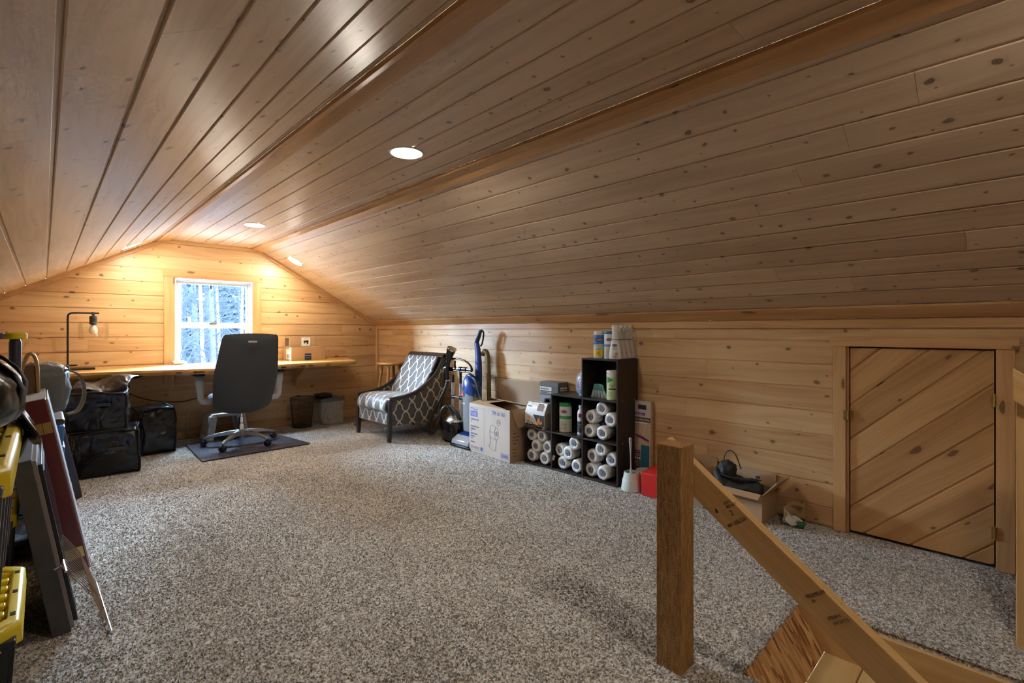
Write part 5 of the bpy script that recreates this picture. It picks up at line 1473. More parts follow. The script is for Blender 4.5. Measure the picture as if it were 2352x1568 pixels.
# microfiber mop box leaning at the right of the shelf
mp_ = thing('mop_box', 'tall tan mop carton with purple mop picture leaning beside the cube shelf', 'box', (3.112, 1.868, 0))
MPC = mat('mop_card', (.56,.40,.27), .5)
hh = .590
MB().hexa([(-.004,-.066,0), (.030,-.066,0), (.030,.066,0), (-.004,.066,0), (.008,-.066,hh), (.046,-.066,hh), (.046,.066,hh), (.008,.066,hh)]).build('carton', MPC, mp_, bevel=.002)
sl = math.atan2(.012, hh)
def mopx(z): return -.004+.012*z/hh
def mpatch(y0, y1, z0, z1, m, d=.001, name='label_patch', poly=None):
    pz = poly or [(y0,z0), (y1,z0), (y1,z1), (y0,z1)]
    return MB().rings([[(mopx(z)-.0001, y, z) for y, z in pz], [(mopx(z)-d, y, z) for y, z in pz]]).build(name, m, mp_)
WG = mat('warm_white_print', (.60,.54,.48), .5); GRYP = mat('warm_grey_print', (.12,.09,.07), .5); TEALP = mat('blue_cloth_print', (.02,.13,.22), .6, var=.3, vscale=80)
mpatch(-.06, .064, .47, .585, WG)
mpatch(-.028, .038, .530, .562, DKP, .002); mpatch(-.02, .062, .487, .505, PURPLE, .002)
mpatch(-.064, .064, .440, .474, GRYP, .0016); mpatch(-.04, .064, .430, .437, WHITEINK, .0016)
text('Microfiber Mop', .020, (mopx(.45)-.002, .060, .450), (0,-1,0), (.02,0,1), WHITEINK, mp_, sx=.9)
text('Rejuvenate', .015, (mopx(.49)-.0024, .056, .491), (0,-1,0), (.02,0,1), WHITEINK, mp_, sx=.9, shear=.2)
mpatch(0, 0, 0, 0, WHITEINK, .0012, poly=[(-.004,.345), (-.006,.345), (-.036,.45), (-.034,.45)])
mpatch(0, 0, 0, 0, PURPLE, .002, poly=[(.058,.350), (.050,.332), (-.052,.300), (-.052,.316), (.0,.338), (.004,.352), (-.004,.354), (-.008,.336), (.02,.345)][:5])
mpatch(-.056, .010, .06, .275, TEALP, .0016); mpatch(.016, .064, .195, .232, PURPLE, .0016)
text('CLEAN', .013, (mopx(.2)-.0024, .062, .199), (0,-1,0), (.02,0,1), WHITEINK, mp_, sx=.95); text('POWERFUL', .008, (mopx(.2)-.0024, .062, .218), (0,-1,0), (.02,0,1), WHITEINK, mp_, sx=.9)
mpatch(.012, .064, .06, .190, GRYP, .0012)
for k in range(3): MB().lathe([(.007,-.001), (.007,0)], 14, (mopx(.175)-.001, .055-.017*k, .176), 'x').build('print_dot', WHITEINK, mp_)
for k in range(4): text('no residue', .006, (mopx(.14)-.0016, .060, .155-.010*k), (0,-1,0), (.02,0,1), WHITEINK, mp_)
for k in range(5):
    z = .48-.026*k; MB().box(.012+.012*z/hh, .026+.012*z/hh, -.0668, -.0658, z, z+.003).build('side_print', BROWNINK, mp_); MB().box(.012+.012*z/hh, .015+.012*z/hh, -.0668, -.0658, z-.012, z).build('side_print', BROWNINK, mp_)

# toilet brush and second cup
tbz = thing('toilet_brush', 'white toilet brush standing in a pale tapered holder on the carpet', 'brush', (2.935, 1.848, 0))
PW = mat('pale_white', (.62,.66,.62), .3); AQ = mat('aqua', (.10,.42,.50), .35)
MB().lathe([(.070,0), (.069,.006), (.060,.070), (.058,.076), (.055,.078), (.050,.115), (.049,.122), (.045,.122), (.044,.06), (.001,.058)], 36).build('holder', PW, tbz, smooth=True)
MB().lathe([(.043,.10), (.040,.112), (.030,.108), (.001,.108)], 24).build('aqua_liner', AQ, tbz)
MB().lathe([(.010,.108), (.012,.122), (.010,.135), (.006,.15), (.006,.24), (.010,.30), (.0125,.335), (.0115,.352), (.008,.357), (.001,.357)], 16, sy=.7).xf(Matrix.Rotation(-.02, 4, 'X')).build('handle', PW, tbz, smooth=True)
MB().lathe([(.004,-.002), (.004,.0)], 10, (-.0122, 0, .341), 'x').build('hang_hole', DGREY, tbz)
t_ = thing('plunger_cup', 'wide cream oval cup behind the toilet brush beside the shelf', 'cup', (3.040, 1.800, 0))
CUPM = mat('cream_cup', (.60,.60,.50), .35)
MB().lathe([(.052,0), (.056,.004), (.060,.06), (.064,.118), (.066,.122), (.062,.122), (.057,.06), (.050,.008), (.001,.008)], 32, sy=1.0).build('cup_body', CUPM, t_, smooth=True)
MB().lathe([(.0665,.116), (.068,.119), (.0665,.122), (.065,.119)], 32).build('rim', CUPM, t_, smooth=True)
rx = thing('red_box', 'bright red cardboard box on the carpet just left of the newel post', 'box', (2.985, 1.640, 0), rz=math.radians(4))
MB().box(-.095, .095, -.095, .105, 0, .146).build('box_body', RED, rx, bevel=.002)
MB().hexa([(-.096,-.096,.146), (.096,-.096,.146), (.096,.106,.146), (-.096,.106,.146), (-.094,-.094,.152), (.10,-.094,.165), (.10,.104,.165), (-.094,.104,.152)]).build('lid', RED, rx, bevel=.002)
MB().lathe([(.045,.1545), (.045,.156), (.001,.156)], 24, sy=.8).build('lid_print', mat('dark_red', (.30,.01,.01), .45), rx)

# ================================================================== OPEN CARTONS ON THE RIGHT
def open_box(name, label, loc, sx, sy, h, m, rz=0):
    t_ = thing(name, label, 'box', loc, rz)
    th = .004
    for (x0, x1, y0, y1) in ((-sx,-sx+th,-sy,sy), (sx-th,sx,-sy,sy), (-sx+th,sx-th,-sy,-sy+th), (-sx+th,sx-th,sy-th,sy)):
        MB().box(x0, x1, y0, y1, 0, h).build('panel', m, t_)
    MB().box(-sx+th, sx-th, -sy+th, sy-th, 0, .004).build('panel', m, t_)
    return t_
b1 = open_box('open_carton', 'open brown cardboard carton holding a black bag, against the wall past the newel post', (3.045, 1.155, 0), .105, .165, .165, CARD, rz=math.radians(-3))
def flapq(par, a, b_, d_, m=CARD, name='flap'):
    a, b_, d_ = map(Vector, (a, b_, d_)); n_ = (b_-a).cross(d_).normalized()*.004
    q = [a, b_, b_+d_*.98, a+d_]
    return MB().rings([[tuple(p) for p in q], [tuple(p+n_) for p in q]]).build(name, m, par)
flapq(b1, (-.10,-.165,.165), (.10,-.165,.165), (.0,-.075,.085))
flapq(b1, (-.105,-.16,.165), (-.105,.16,.165), (-.045,0,-.02))
flapq(b1, (.105,-.16,.165), (.105,.16,.165), (.005,.0,.085))
pt = MB(); a = Vector((-.04,-.165,.165)); d_ = Vector((0,-.075,.085)); 
q = [a+d_*.15, a+Vector((.07,0,0))+d_*.15, a+Vector((.07,0,0))+d_*.9, a+d_*.9]; n_ = Vector((0,-.085,-.075)).normalized()
q2 = [p-n_*(-.001)*1 for p in q]
MB().rings([[tuple(p+Vector((0,-.0045,.0)) ) for p in q], [tuple(p+Vector((0,-.006,0))) for p in q]]).build('shipping_label', mat('label_grey', (.5,.47,.42), .5), b1)
MB().rings([[tuple(p+Vector((0,.0045,.002)) ) for p in q], [tuple(p+Vector((0,.006,.003))) for p in q]]).build('shipping_label', mat('label_grey', (.5,.47,.42), .5), b1)
bb = thing('black_bag', 'black fabric bag bundled with straps inside the open carton', 'bag', (3.04, 1.160, .006), rz=.2)
FB = mat('bag_fabric', (.022,.022,.025), .6, bump=.3, bscale=200, wrinkle=.5)
def lump2(w_, d_, h_, seed, amp, nu=30, nv=18, e=.75, top=None):
    mb = MB()
    def f(u, v):
        th, ph = 2*PI*u, PI*v-PI/2
        sp = lambda q, p: math.copysign(abs(q)**p, q)
        x, y, z = sp(math.cos(ph), e)*sp(math.cos(th), e), sp(math.cos(ph), e)*sp(math.sin(th), e), sp(math.sin(ph), e)
        k = 1+amp*mn.noise(Vector((x*1.7+seed, y*1.7, z*1.7)))+amp*.6*mn.noise(Vector((x*4+seed, y*4, z*4)))
        zz = h_/2+z*h_/2*(k if z > 0 else 1)
        if top and z > 0: zz += top*max(0, y)**2
        return (x*k*w_/2, y*k*d_/2, zz)
    return mb.grid(f, nu, nv)
lump2(.175, .28, .20, 3, .20, top=.10).build('bag_body', FB, bb, smooth='all')
lump2(.09, .09, .12, 8, .35).xf(Matrix.Translation((.01, .07, .17))).build('bag_top', FB, bb, smooth='all')
for k in range(4):
    MB().tube(spline([(-.05+.02*k,.10,.22-.01*k), (-.07,.02,.215), (-.05,-.06+.02*k,.21), (.02,-.11,.20), (.06,-.10+.02*k,.19)], 6), .007, 6, flat=(1.5,.4)).build('strap', STRAP, bb, smooth='all')
MB().box(-.015,.015,-.012,.012,-.006,.006).build('buckle', DGREY, bb, bevel=.003, loc=(.0,-.10,.222))
hg = thing('wire_hanger', 'thin black looped wire sticking up from the black bag in the carton', 'wire', (3.05, 1.20, .30))
MB().tube(spline([(0,.045,-.04), (-.005,.055,.00), (0,.048,.040), (.0,.022,.060), (0,-.01,.045), (0,-.03,.0), (0,-.045,-.04)], 7), .0035, 6).build('loop', BLACK, hg, smooth='all')
MB().tube(spline([(-.04,.055,-.08), (-.05,.07,-.11), (-.06,.06,-.15), (-.06,.02,-.13), (-.05,-.06,-.09)], 7), .0035, 6).build('loop', BLACK, hg, smooth='all')
b2 = open_box('small_open_carton', 'smaller open cardboard carton of packaging behind the newel post', (3.045, 1.445, 0), .105, .105, .165, CARDD)
flapq(b2, (-.10,-.105,.165), (.10,-.105,.165), (.0,.035,.05)); flapq(b2, (.105,-.10,.165), (.105,.10,.165), (.004,0,.11)); flapq(b2, (-.10,.105,.165), (.10,.105,.165), (0,-.05,.10))
flapq(b2, (-.105,-.10,.165), (-.105,.10,.165), (-.03,0,-.04))
gj = thing('glass_jars', 'clear glassware standing in the smaller open carton', 'glassware', (3.04, 1.40, .005))
GLS = g2
for (x, y) in ((-.05, 0), (.02, .03), (-.02, -.05)):
    MB().lathe([(.025,0), (.028,.004), (.028,.15), (.022,.16), (.022,.175), (.0205,.175), (.0265,.15), (.0265,.006), (.001,.006)], 18, (x, y, 0)).build('jar', GLS, gj, smooth=True)
gb2 = thing('paper_scrap', 'torn cardboard and paper scrap with green patch, left of the small door', 'scrap', (3.075, .870, .006), rz=.3)
TAN2 = mat('torn_card', (.40,.26,.13), .8); 
rs2 = random.Random(5)
def sheet(fn, m, name, nu=10, nv=8, th=.003): return MB().grid(fn, nu, nv).build(name, m, gb2, smooth='all', solid=th)
sheet(lambda u, v: (.05*math.cos(2.6*u+.3)+.01*v, .055*(2*u-1), .012+.095*v+.010*math.sin(9*u+2*v)), TAN2, 'card_piece')
sheet(lambda u, v: (-.035-.020*math.sin(3*u), .05-.085*u+.012*math.sin(7*v), .004+.075*v*(1-.5*u)+.006*math.sin(11*u)), mat('torn_white', (.62,.60,.54), .6), 'paper_piece')
sheet(lambda u, v: (-.02+.05*u, .045*(2*v-1), .10+.012*math.sin(6*u+4*v)), TAN2, 'card_piece', th=.003)
lump(.05,.04,.030, 2).xf(Matrix.Translation((-.045,-.030,.0))).build('green_piece', mat('dark_green', (.01,.12,.06), .4), gb2, smooth='all')

# ================================================================== LEFT CLUTTER
def zbag(name, label, loc, sx, sy, sz, rz, seed, bulge=.03, sag=.0, m=None, rows=True):
    """soft rectangular zipped storage bag"""
    t_ = thing(name, label, 'storage bag', loc, rz)
    m = m or POLY; N_ = 12; mb = MB(); bm = bmesh.new()
    bmesh.ops.create_cube(bm, size=2); bmesh.ops.subdivide_edges(bm, edges=bm.edges, cuts=13, use_grid_fill=True)
    for v in bm.verts:
        x, y, z = v.co
        e = (1-x*x)*(1-y*y)+(1-x*x)*(1-z*z)+(1-y*y)*(1-z*z)
        p = Vector((x*sx/2, y*sy/2, (z+1)*sz/2))
        nrm = Vector((x if abs(x) > .99 else 0, y if abs(y) > .99 else 0, z if abs(z) > .99 else 0))
        b_ = bulge*min(1, e)
        if z < -.99: b_ = 0
        p += nrm*b_*(.4+.9*mn.noise(Vector((x*1.5+seed, y*1.5, z*1.5))))
        nn = mn.noise_vector(Vector((p.x*6+seed, p.y*6, p.z*6)))*.022+mn.noise_vector(Vector((p.x*15+seed, p.y*15, p.z*15)))*.008
        if z > -.99: p += nn
        else: p.z = 0
        if z > .9: p.z -= sag*(1-x*x)*(1-y*y)
        v.co = p
    me = bpy.data.meshes.new('bag_body'); bm.to_mesh(me); bm.free(); me.shade_smooth(); me.materials.append(m)
    o = bpy.data.objects.new('bag_body', me); link(o, t_)
    def edge(a, b_):
        out = []
        for k in range(13):
            q = Vector(a).lerp(Vector(b_), k/12); p = Vector((q.x*sx/2, q.y*sy/2, (q.z+1)*sz/2))
            nn = mn.noise_vector(Vector((p.x*6+seed, p.y*6, p.z*6)))*.022+mn.noise_vector(Vector((p.x*15+seed, p.y*15, p.z*15)))*.008
            if q.z > -.99: p += nn
            out.append(tuple(p))
        return out
    for a, b_ in (((-1,-1,1),(1,-1,1)), ((1,-1,1),(1,1,1)), ((-1,-1,-1),(-1,-1,1)), ((1,-1,-1),(1,-1,1)), ((-1,-1,-1),(1,-1,-1)), ((-1,1,1),(-1,-1,1))):
        MB().tube(edge(a, b_), .006, 6).build('piping', STRAP, t_, smooth='all')
    return t_
z1 = zbag('storage_bag', 'large black zipped storage bag, lower one of the stack in front of the desk', (.355, 4.985, .0), .40, .42, .335, math.radians(-4), 1, .03)
MB().box(-.05,.05,-.004,.004,-.012,.012).build('id_patch', mat('patch', (.03,.03,.03), .4), z1, loc=(.06,-.238,.20))
z2 = zbag('storage_bag', 'black zipped storage bag lying on top of the lower bag before the desk', (.31, 4.98, .345), .36, .40, .29, math.radians(-8), 5, .03, sag=.04)
MB().box(-.04,.04,-.004,.004,-.012,.012).build('id_patch', mat('patch', (.03,.03,.03), .4), z2, loc=(.05,-.230,.20))
fp = MB().grid(lambda u, v: (-.16+.34*u+.10*v, -.17+.33*v, .30+.10*math.sin(v*2.2)*(.6+.4*u)+.02*math.sin(7*u+5*v)), 16, 14); fp.build('top_flap', POLY, z2, smooth='all', solid=.003)
z3 = zbag('storage_bag', 'black bulging bag on the carpet under the desk, right of the stacked bags', (.715, 5.50, 0), .27, .36, .40, math.radians(6), 9, .03)
MB().tube(spline([(-.10,-.18,.38), (-.12,-.205,.30), (-.10,-.215,.18), (-.11,-.21,.05)], 5), .012, 6, flat=(1.6,.3)).build('strap', STRAP, z3, smooth='all')

# totes with yellow lids
def tote(name, label, loc, lx, ly, h, body, lidm, rz=0):
    t_ = thing(name, label, 'tote', loc, rz)
    a, b_ = lx/2, ly/2
    mb = MB(); rr = []
    for z, k in ((0,.86), (h*.5,.90), (h-.05,.94), (h-.045,.96), (h-.03,.96)):
        rr.append([(-a*k,-b_*k,z), (a*k,-b_*k,z), (a*k,b_*k,z), (-a*k,b_*k,z)])
    mb.rings(rr); mb.build('tote_body', body, t_, bevel=.02, seg=3)
    for sy in (-1, 1):     # moulded ribs
        for q in (-.5, 0, .5): MB().hexa([(q*lx*.8-.012, sy*b_*.875, .02), (q*lx*.8+.012, sy*b_*.875, .02), (q*lx*.8+.012, sy*b_*.86, .02), (q*lx*.8-.012, sy*b_*.86, .02), (q*lx*.8-.012, sy*b_*.955, h-.05), (q*lx*.8+.012, sy*b_*.955, h-.05), (q*lx*.8+.012, sy*b_*.93, h-.05), (q*lx*.8-.012, sy*b_*.93, h-.05)]).build('rib', body, t_)
    for q in (-.55, -.28, 0, .28, .55): MB().hexa([(a*.885, q*ly*.8-.012, .02), (a*.885, q*ly*.8+.012, .02), (a*.86, q*ly*.8+.012, .02), (a*.86, q*ly*.8-.012, .02), (a*.955, q*ly*.8-.012, h-.05), (a*.955, q*ly*.8+.012, h-.05), (a*.93, q*ly*.8+.012, h-.05), (a*.93, q*ly*.8-.012, h-.05)]).build('rib', body, t_)
    # lid: skirt, stepped rim, recessed field with ridges
    def oct_(ax, by, c, z): return [(-ax+c,-by,z), (ax-c,-by,z), (ax,-by+c,z), (ax,by-c,z), (ax-c,by,z), (-ax+c,by,z), (-ax,by-c,z), (-ax,-by+c,z)]
    mb = MB().rings([oct_(a*1.0,b_*1.0,.05,h-.055), oct_(a*.995,b_*.995,.05,h-.010), oct_(a*.965,b_*.955,.05,h), oct_(a*.90,b_*.87,.05,h+.001), oct_(a*.885,b_*.85,.05,h-.016), oct_(a*.80,b_*.74,.04,h-.016), oct_(a*.785,b_*.72,.04,h+.004), oct_(a*.1,b_*.1,.01,h+.004)])
    o = mb.build('lid', lidm, t_, bevel=.004)
    for k in range(7):
        y = -ly*.36+ly*.12*k
        MB().box(a*.81, a*.875, y-.012, y+.012, h-.017, h-.004).build('lid_ridge', lidm, o, bevel=.003)
    for k in range(3):
        y = -ly*.30+ly*.30*k
        MB().box(a*.915, a*.95, y-.010, y+.010, h+.0005, h+.0016).build('lid_slot', BLACK, o)
    return t_
TB = mat('tote_black', (.02,.02,.022), .4); TG = mat('tote_grey', (.10,.10,.11), .35)
tote('lidded_tote', 'lower storage tote with bright yellow lid at the left edge', (-.322, 1.945, 0), .57, .50, .372, TB, YELLOW)
tote('support_tote', 'grey tote holding up the upper yellow-lidded tote at the left edge', (-.385, 1.44, 0), .46, .44, .485, TG, mat('grey_lid2', (.2,.2,.21), .4))
tote('lidded_tote', 'upper storage tote with yellow lid under the black duffel at the left edge', (-.300, 1.60, .487), .52, .79, .372, TG, YELLOW)
yb = tote('far_tote', 'partly hidden tote with yellow lid behind the grey leaning frame', (-.315, 2.62, 0), .50, .48, .47, TB, YELLOW)

# duffel hanging over the upper tote
df = thing('black_duffel', 'shiny black duffel bag slumped over the upper yellow lid at the left edge', 'bag', (-.250, 1.60, .862))
mb = MB()
def dff(u, v):
    th = 2*PI*u; yy = (v-.5)*.62; k = (1-abs(2*v-1)**3)**.4
    x = .170*math.cos(th)*k; z = .105+.105*math.sin(th)*k
    x += .05*max(0, math.cos(th))*(.5+.5*math.sin(v*5))
    n_ = mn.noise_vector(Vector((x*7, yy*7, z*7)))*.022+mn.noise_vector(Vector((x*18, yy*18, z*18)))*.006
    if x > .11 and z < .12: z -= .20*(x-.11)*6*.25
    return (x+n_.x, yy+n_.y, max(.004 if x < .12 else -.10, z+n_.z))
mb.grid(dff, 44, 34); mb.build('bag_body', POLY, df, smooth='all')
for yy in (-.12, .10):
    P_ = []
    for k in range(15):
        th = -1.2+3.6*k/14; P_.append((.190*math.cos(th)+.03*max(0, math.cos(th)), yy+.02*math.sin(k), .105+.118*math.sin(th)))
    MB().tube(P_, .018, 6, flat=(1.2,.2)).build('strap', STRAP, df, smooth='all')
MB().grid(lambda u, v: (.150+.085*u+.012*math.sin(6*v), .17+.20*v-.02*u, .14-.16*u-.05*math.sin(3*v)*u), 8, 10).build('end_pocket', POLY, df, smooth='all', solid=.004)
MB().tube(spline([(.17,.28,.12), (.205,.30,.03), (.215,.29,-.05), (.20,.27,-.10), (.18,.25,-.08), (.185,.26,.0)], 6), .018, 6, flat=(1.3,.22)).build('strap_end', STRAP, df, smooth='all')
MB().box(-.012,.012,-.008,.008,-.004,.004).build('strap_ring', CHROME, df, bevel=.003, loc=(.13,.10,.216))

# canisters behind it
for (nm_, lb, x, y, m, r) in (('yellow_canister', 'dark canister with a round yellow cap behind the black duffel', -.085, 2.92, YELLOW, .030), ('purple_canister', 'dark canister with a flat black-purple cap left of the yellow one', -.150, 2.86, mat('plum', (.06,.04,.07), .3), .030)):
    t_ = thing(nm_, lb, 'canister', (x, y, .63))
    MB().lathe([(.019,0), (.020,.01), (.020,.42), (.016,.435)], 20).build('canister_body', mat('can_body', (.03,.03,.05), .3), t_, smooth=True)
    MB().lathe([(r*1.0,.436), (r*1.25,.438), (r*1.25,.458), (r*1.15,.462), (.001,.463)], 28).build('cap', m, t_, smooth=True)

# grey handbag/duffel with strap
gd = thing('grey_handbag', 'grey leather-like bag with brown strap, between the black duffel and the desk lamp', 'bag', (-.005, 3.70, .650), rz=.1)
LEA = mat('grey_leather', (.11,.11,.10), .42, bump=.3, bscale=90, wrinkle=.25)
lump2(.22, .34, .27, 12, .14, e=.6).build('bag_body', LEA, gd, smooth='all')
MB().tube(spline([(.085,-.12,.24), (.14,-.10,.20), (.165,-.08,.10), (.14,-.08,.01), (.09,-.09,-.01)], 6), .012, 6, flat=(1.5,.3)).build('strap', mat('tan_strap', (.24,.16,.09), .5), gd, smooth='all')
MB().tube([(.085+.012*math.cos(t), -.125, .250+.012*math.sin(t)) for t in [2*PI*i/12 for i in range(12)]], .0025, 6, loop=True).build('ring', CHROME, gd)
MB().tube([(-.08,-.02,.245), (.0,-.03,.262), (.08,-.10,.245)], .004, 6).build('zipper', BLACK, gd)
# blue tote under it
bt = thing('blue_tote', 'tall blue ribbed plastic tote under the grey bag, left of the stacked black bags', 'tote', (-.055, 3.86, 0))
BLT = mat('tote_blue', (.05,.17,.40), .35)
for k in range(5):
    MB().hexa([(-.135+.0,-.17,.115*k), (.135,-.17,.115*k), (.135,.17,.115*k), (-.135,.17,.115*k), (-.140,-.178,.115*k+.108), (.143,-.178,.115*k+.108), (.143,.178,.115*k+.108), (-.140,.178,.115*k+.108)]).build('drawer_band', BLT, bt, bevel=.006)
MB().box(-.14,.142,-.18,.18,.575,.610).build('lid', DGREY, bt, bevel=.012, seg=3)
GOLD = mat('gilt', (.40,.26,.10), .35, .6)
gf = thing('gilt_frame', 'small ornate brownish frame top poking up behind the black duffel', 'frame', (-.055, 3.32, .600), rz=.05)
MB().tube(bezier((-.035,0,.0), (-.035,0,.45), (.03,0,.45), (.035,0,.30), 14)+[(.04,0,.0)], .008, 8).build('frame_arch', GOLD, gf, smooth='all')
MB().box(-.03,.035,.0,.006,0,.33).build('frame_back', BROWNINK, gf)

# leaning frames: built upright in local axes, then tilted about their foot
def lean(name, label, cat, foot, top, depth, thick, m, parts=None):
    """slab standing on foot line, leaning towards -x; depth is its reach in +y"""
    f_ = Vector(foot); t2_ = Vector(top); d_ = t2_-f_; L0 = d_.length
    t_ = thing(name, label, cat, foot)
    t_.rotation_euler = (0, math.atan2(d_.x, d_.z), 0)
    return t_, L0
MAH = mat('mahogany', (.12,.013,.010), .28, coat=.3, var=.25, vscale=6)
t_, L0 = lean('mahogany_case', 'long dark mahogany folding case with brass hinges leaning near the stacked bags', 'folding case', (.155, 2.985, 0.0), (.010, 2.985, .80), .5, .09, MAH)
MB().box(-.092,-.003,0,.50,0,L0).build('case_half', MAH, t_, bevel=.004)
o = MB().box(-.003,.005,.004,.50,.0,L0-.004).build('edge_strip', mat('pale_edge', (.40,.38,.40), .35), t_, bevel=.002); tag(o, 'pale grey edge strip')
MB().box(-.094,-.002,.0,.50,L0,L0+.003).build('end_cap', mat('end_grain', (.48,.42,.36), .5), t_)
for z in (.09, L0-.13):
    hb = MB().box(-.060,-.034,-.003,0,z-.025,z+.025); hb.box(-.031,-.005,-.003,0,z-.025,z+.025); hb.cyl((-.0325,-.004,z-.025), (-.0325,-.004,z+.025), .003, n=8)
    for zz in (-.014,.014):
        for xx in (-.048,-.017): hb.lathe([(.003,-.0045), (.003,-.003)], 6, (xx,0,z+zz), 'y')
    hb.build('hinge', BRASS, t_)
t_, L0 = lean('grey_canvas', 'thick grey canvas-edged frame leaning in front of the yellow-lidded totes', 'frame', (.075, 2.40, 0.0), (-.030, 2.40, .648), .5, .05, DGREY)
MB().box(-.052,.0,0,.52,0,L0).build('canvas_body', mat('grey_canvas', (.085,.080,.078), .8, var=.35, vscale=9), t_, bevel=.002)
MB().box(.0,.010,.008,.512,.008,L0-.008).build('rabbet', mat('pinkish_edge', (.30,.25,.24), .5), t_)
MB().box(.010,.022,.03,.50,.02,L0-.03).build('inner_frame', BLACK, t_, bevel=.002)
MB().box(.0205,.0235,.06,.47,.05,L0-.06).build('picture_glass', mat('dark_glass', (.03,.04,.06), .08), t_)
t_, L0 = lean('dark_board', 'thin dark board leaning behind the mahogany case', 'board', (.185, 4.27, 0), (.085, 4.27, .52), .3, .02, DGREY)
MB().box(-.030,.0,0,.40,0,L0).build('board_body', mat('brown_black', (.035,.028,.03), .4), t_, bevel=.002)
MB().box(.0,.004,.01,.39,.01,L0-.01).build('board_face', mat('board_face', (.08,.07,.075), .3), t_)
t_, L0 = lean('framed_print', 'glossy pale blue-grey framed panel leaning between the totes and the mahogany case', 'panel', (.065, 2.92, .02), (-.075, 2.92, .60), .3, .02, DGREY)
MB().box(-.030,-.004,0,.03,0,L0).build('frame_edge', mat('mauve_edge', (.14,.10,.13), .4), t_, bevel=.002)
MB().box(-.028,.0,.03,.42,0,L0-.01).build('panel_face', mat('blue_gloss', (.20,.33,.42), .12), t_)
# black folded things in the gap
o = lump2(.17,.42,.12, 7, .25).build('folded_cloth', mat('black_cloth', (.012,.013,.02), .8, wrinkle=.4), smooth='all', loc=(-.075, 3.46, .0)); tag(o, 'dark folded cloth heap in the gap behind the leaning frames', 'cloth')

# chrome wire shelf leaning at the foot of the grey frame
ws_ = thing('wire_rack', 'chrome wire rack with many thin rods leaning from the grey frame to the carpet', 'rack', (.10, 2.5, 0))
A0, A1 = Vector((.028, 2.76, .300)), Vector((.058, 2.34, .246)); B0, B1 = Vector((.165, 2.76, .012)), Vector((.178, 2.27, .012)); O_ = Vector((.10, 2.5, 0))
MB().tube([tuple(A0-O_), tuple(A1-O_)], .0045, 8).build('rail', CHROME, ws_)
MB().tube([tuple(B0-O_), tuple(B1-O_)], .0032, 8).build('rail', CHROME, ws_)
for k in range(15):
    t = k/14
    a = A0.lerp(A1, .02+.96*t); b_ = B0.lerp(B1, .02+.96*t)
    MB().tube([tuple(a-O_), tuple(a.lerp(b_, .5)+Vector((.012,0,.012))-O_), tuple(b_-O_)], .0016, 5).build('rod', CHROME, ws_)
for q in (.03, .97):
    MB().tube([tuple(A0.lerp(A1, q)-O_), tuple(A0.lerp(A1, q)-O_+Vector((-.012,0,.02))), tuple(A0.lerp(A1, q)-O_+Vector((-.03,0,.012)))], .003, 6).build('hook', CHROME, ws_)

# ================================================================== OUTSIDE
SNOW = mat('snow', (.75,.80,.88), .8, bump=.4, bscale=3, spec=0)
o = MB().grid(lambda u, v: (-40+80*u, 7.2+60*v, -2.9+5.5*v*v+.25*mn.noise(Vector((u*9, v*9, 0)))), 40, 40).build('snow_ground', SNOW, smooth='all'); o['kind'] = 'structure'
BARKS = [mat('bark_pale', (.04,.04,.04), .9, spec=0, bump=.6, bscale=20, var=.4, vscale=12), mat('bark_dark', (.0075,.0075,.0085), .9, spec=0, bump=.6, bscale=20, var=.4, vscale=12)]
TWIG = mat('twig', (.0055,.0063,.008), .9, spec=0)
rt = random.Random(77)
def tree_(i, x, y, h, r, kind, lb):
    t_ = thing('bare_tree', lb, 'tree', (x, y, -2.9+5.5*((y-7.2)/60)**2), group='bare trees outside the window')
    lx_, ly_ = rt.uniform(-.05, .05), rt.uniform(-.02, .02)
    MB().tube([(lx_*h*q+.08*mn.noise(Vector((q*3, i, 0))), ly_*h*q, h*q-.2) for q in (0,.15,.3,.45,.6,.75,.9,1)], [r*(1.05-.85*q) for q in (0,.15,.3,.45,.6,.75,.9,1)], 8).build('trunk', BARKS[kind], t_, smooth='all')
    mb = MB()
    for k in range(70):
        q = rt.uniform(.12, .97); a = rt.uniform(0, 2*PI); L1 = (1.1-q)*rt.uniform(.9, 2.6)
        p = Vector((lx_*h*q, ly_*h*q, h*q-.2)); d_ = Vector((math.cos(a), math.sin(a), rt.uniform(.1, .9))).normalized()
        e = p+d_*L1+Vector((0,0,rt.uniform(-.2,.2)))
        mb.tube([tuple(p), tuple(p.lerp(e, .5)+Vector((0,0,.08))), tuple(e)], [.020*(1.2-q), .012*(1.2-q), .004], 3)
        for j in range(5):
            s = p.lerp(e, rt.uniform(.2, .95)); f = s+Vector((rt.uniform(-1,1), rt.uniform(-1,1), rt.uniform(-.3,.9)))*.45
            mb.tube([tuple(s), tuple(f)], [.006, .002], 3)
    mb.build('branches', TWIG, t_, fix=False)
for i in range(16):
    y = 11.5+.45*i+rt.uniform(-.3, .3); px = (y/5.9)*(.95+.72*((i*5) % 13)/12)+rt.uniform(-.5, .5)
    kind = 0 if i % 3 == 1 else 1
    tree_(i, px, y, rt.uniform(6, 10), rt.uniform(.05, .13), kind, ['bare pale-barked tree standing in the snow outside the window', 'bare dark-barked tree standing in the snow outside the window'][kind])
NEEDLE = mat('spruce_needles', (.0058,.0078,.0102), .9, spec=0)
SPT = mat('spruce_bark', (.012,.011,.010), .9, spec=0)
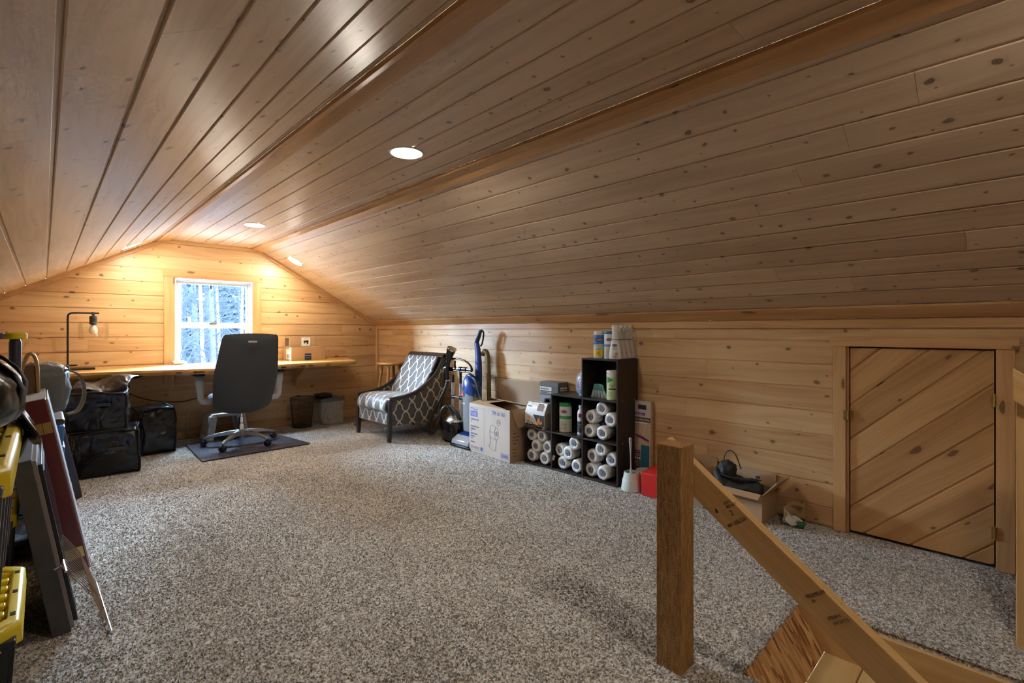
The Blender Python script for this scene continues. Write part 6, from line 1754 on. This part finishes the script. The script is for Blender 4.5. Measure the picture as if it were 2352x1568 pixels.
def spruce(h):
    """conifer: whorls of drooping boughs, each bough a tapering blade with side twigs"""
    t_ = thing('screening_spruce', 'dense dark spruce added outside the window to block low skylight', 'tree', (0,0,0), group='spruces added outside the window to block low skylight')
    MB().tube([(0,0,-.3), (0,0,h*.5), (0,0,h)], [.16,.10,.01], 8).build('trunk', SPT, t_)
    mb = MB(); z = .25
    while z < h-.1:
        R0 = (h-z)*.24+.12; n_ = 11
        for j in range(n_):
            a = 2*PI*j/n_+z*2.1+rt.uniform(-.2, .2); R1 = R0*rt.uniform(.75, 1.15); c, s_ = math.cos(a), math.sin(a)
            dz = -.28*R1+rt.uniform(-.05, .05)
            w0 = .16+.10*R1
            P_ = [(c*R1*q, s_*R1*q, z+dz*q*q+.05) for q in (0, .35, .7, 1)]; W_ = [.03, w0, w0*.8, .02]
            vs = []; 
            for (x, y, zz), ww in zip(P_, W_): vs += [(x-s_*ww, y+c*ww, zz-.10), (x, y, zz), (x+s_*ww, y-c*ww, zz-.10)]
            mb.add(vs, [(3*i, 3*i+3, 3*i+4, 3*i+1) for i in range(3)]+[(3*i+1, 3*i+4, 3*i+5, 3*i+2) for i in range(3)])
        z += .17+.012*z
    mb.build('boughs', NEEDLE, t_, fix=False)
    return t_
sp0 = spruce(8.5)  # spruce belt added to darken the window view and block low skylight
i = 0
for row, (yy, x0, x1, st) in enumerate(((19.5, -26, 24, 1.65), (22.5, -28, 28, 2.1))):
    x = x0
    while x < x1:
        t_ = sp0 if i == 0 else copy_tree(sp0)
        y = yy+rt.uniform(-.7, .7)
        t_.location = (x+rt.uniform(-.3, .3), y, -2.95+5.5*((y-7.2)/60)**2); sc_ = rt.uniform(.78, 1.02)
        t_.scale = (sc_, sc_, sc_); t_.rotation_euler = (0, 0, rt.uniform(0, 6))
        x += st; i += 1
mb = MB()
for k in range(3600):
    y = rt.uniform(12.5, 19); x = (y/5.9)*rt.uniform(.75, 1.85); z = -2.9+5.5*((y-7.2)/60)**2
    s = Vector((x, y, z+rt.uniform(0, 1.8))); f = s+Vector((rt.uniform(-.5,.5), rt.uniform(-.5,.5), rt.uniform(.1,.9)))
    mb.tube([tuple(s), tuple(f)], [.008, .003], 3)
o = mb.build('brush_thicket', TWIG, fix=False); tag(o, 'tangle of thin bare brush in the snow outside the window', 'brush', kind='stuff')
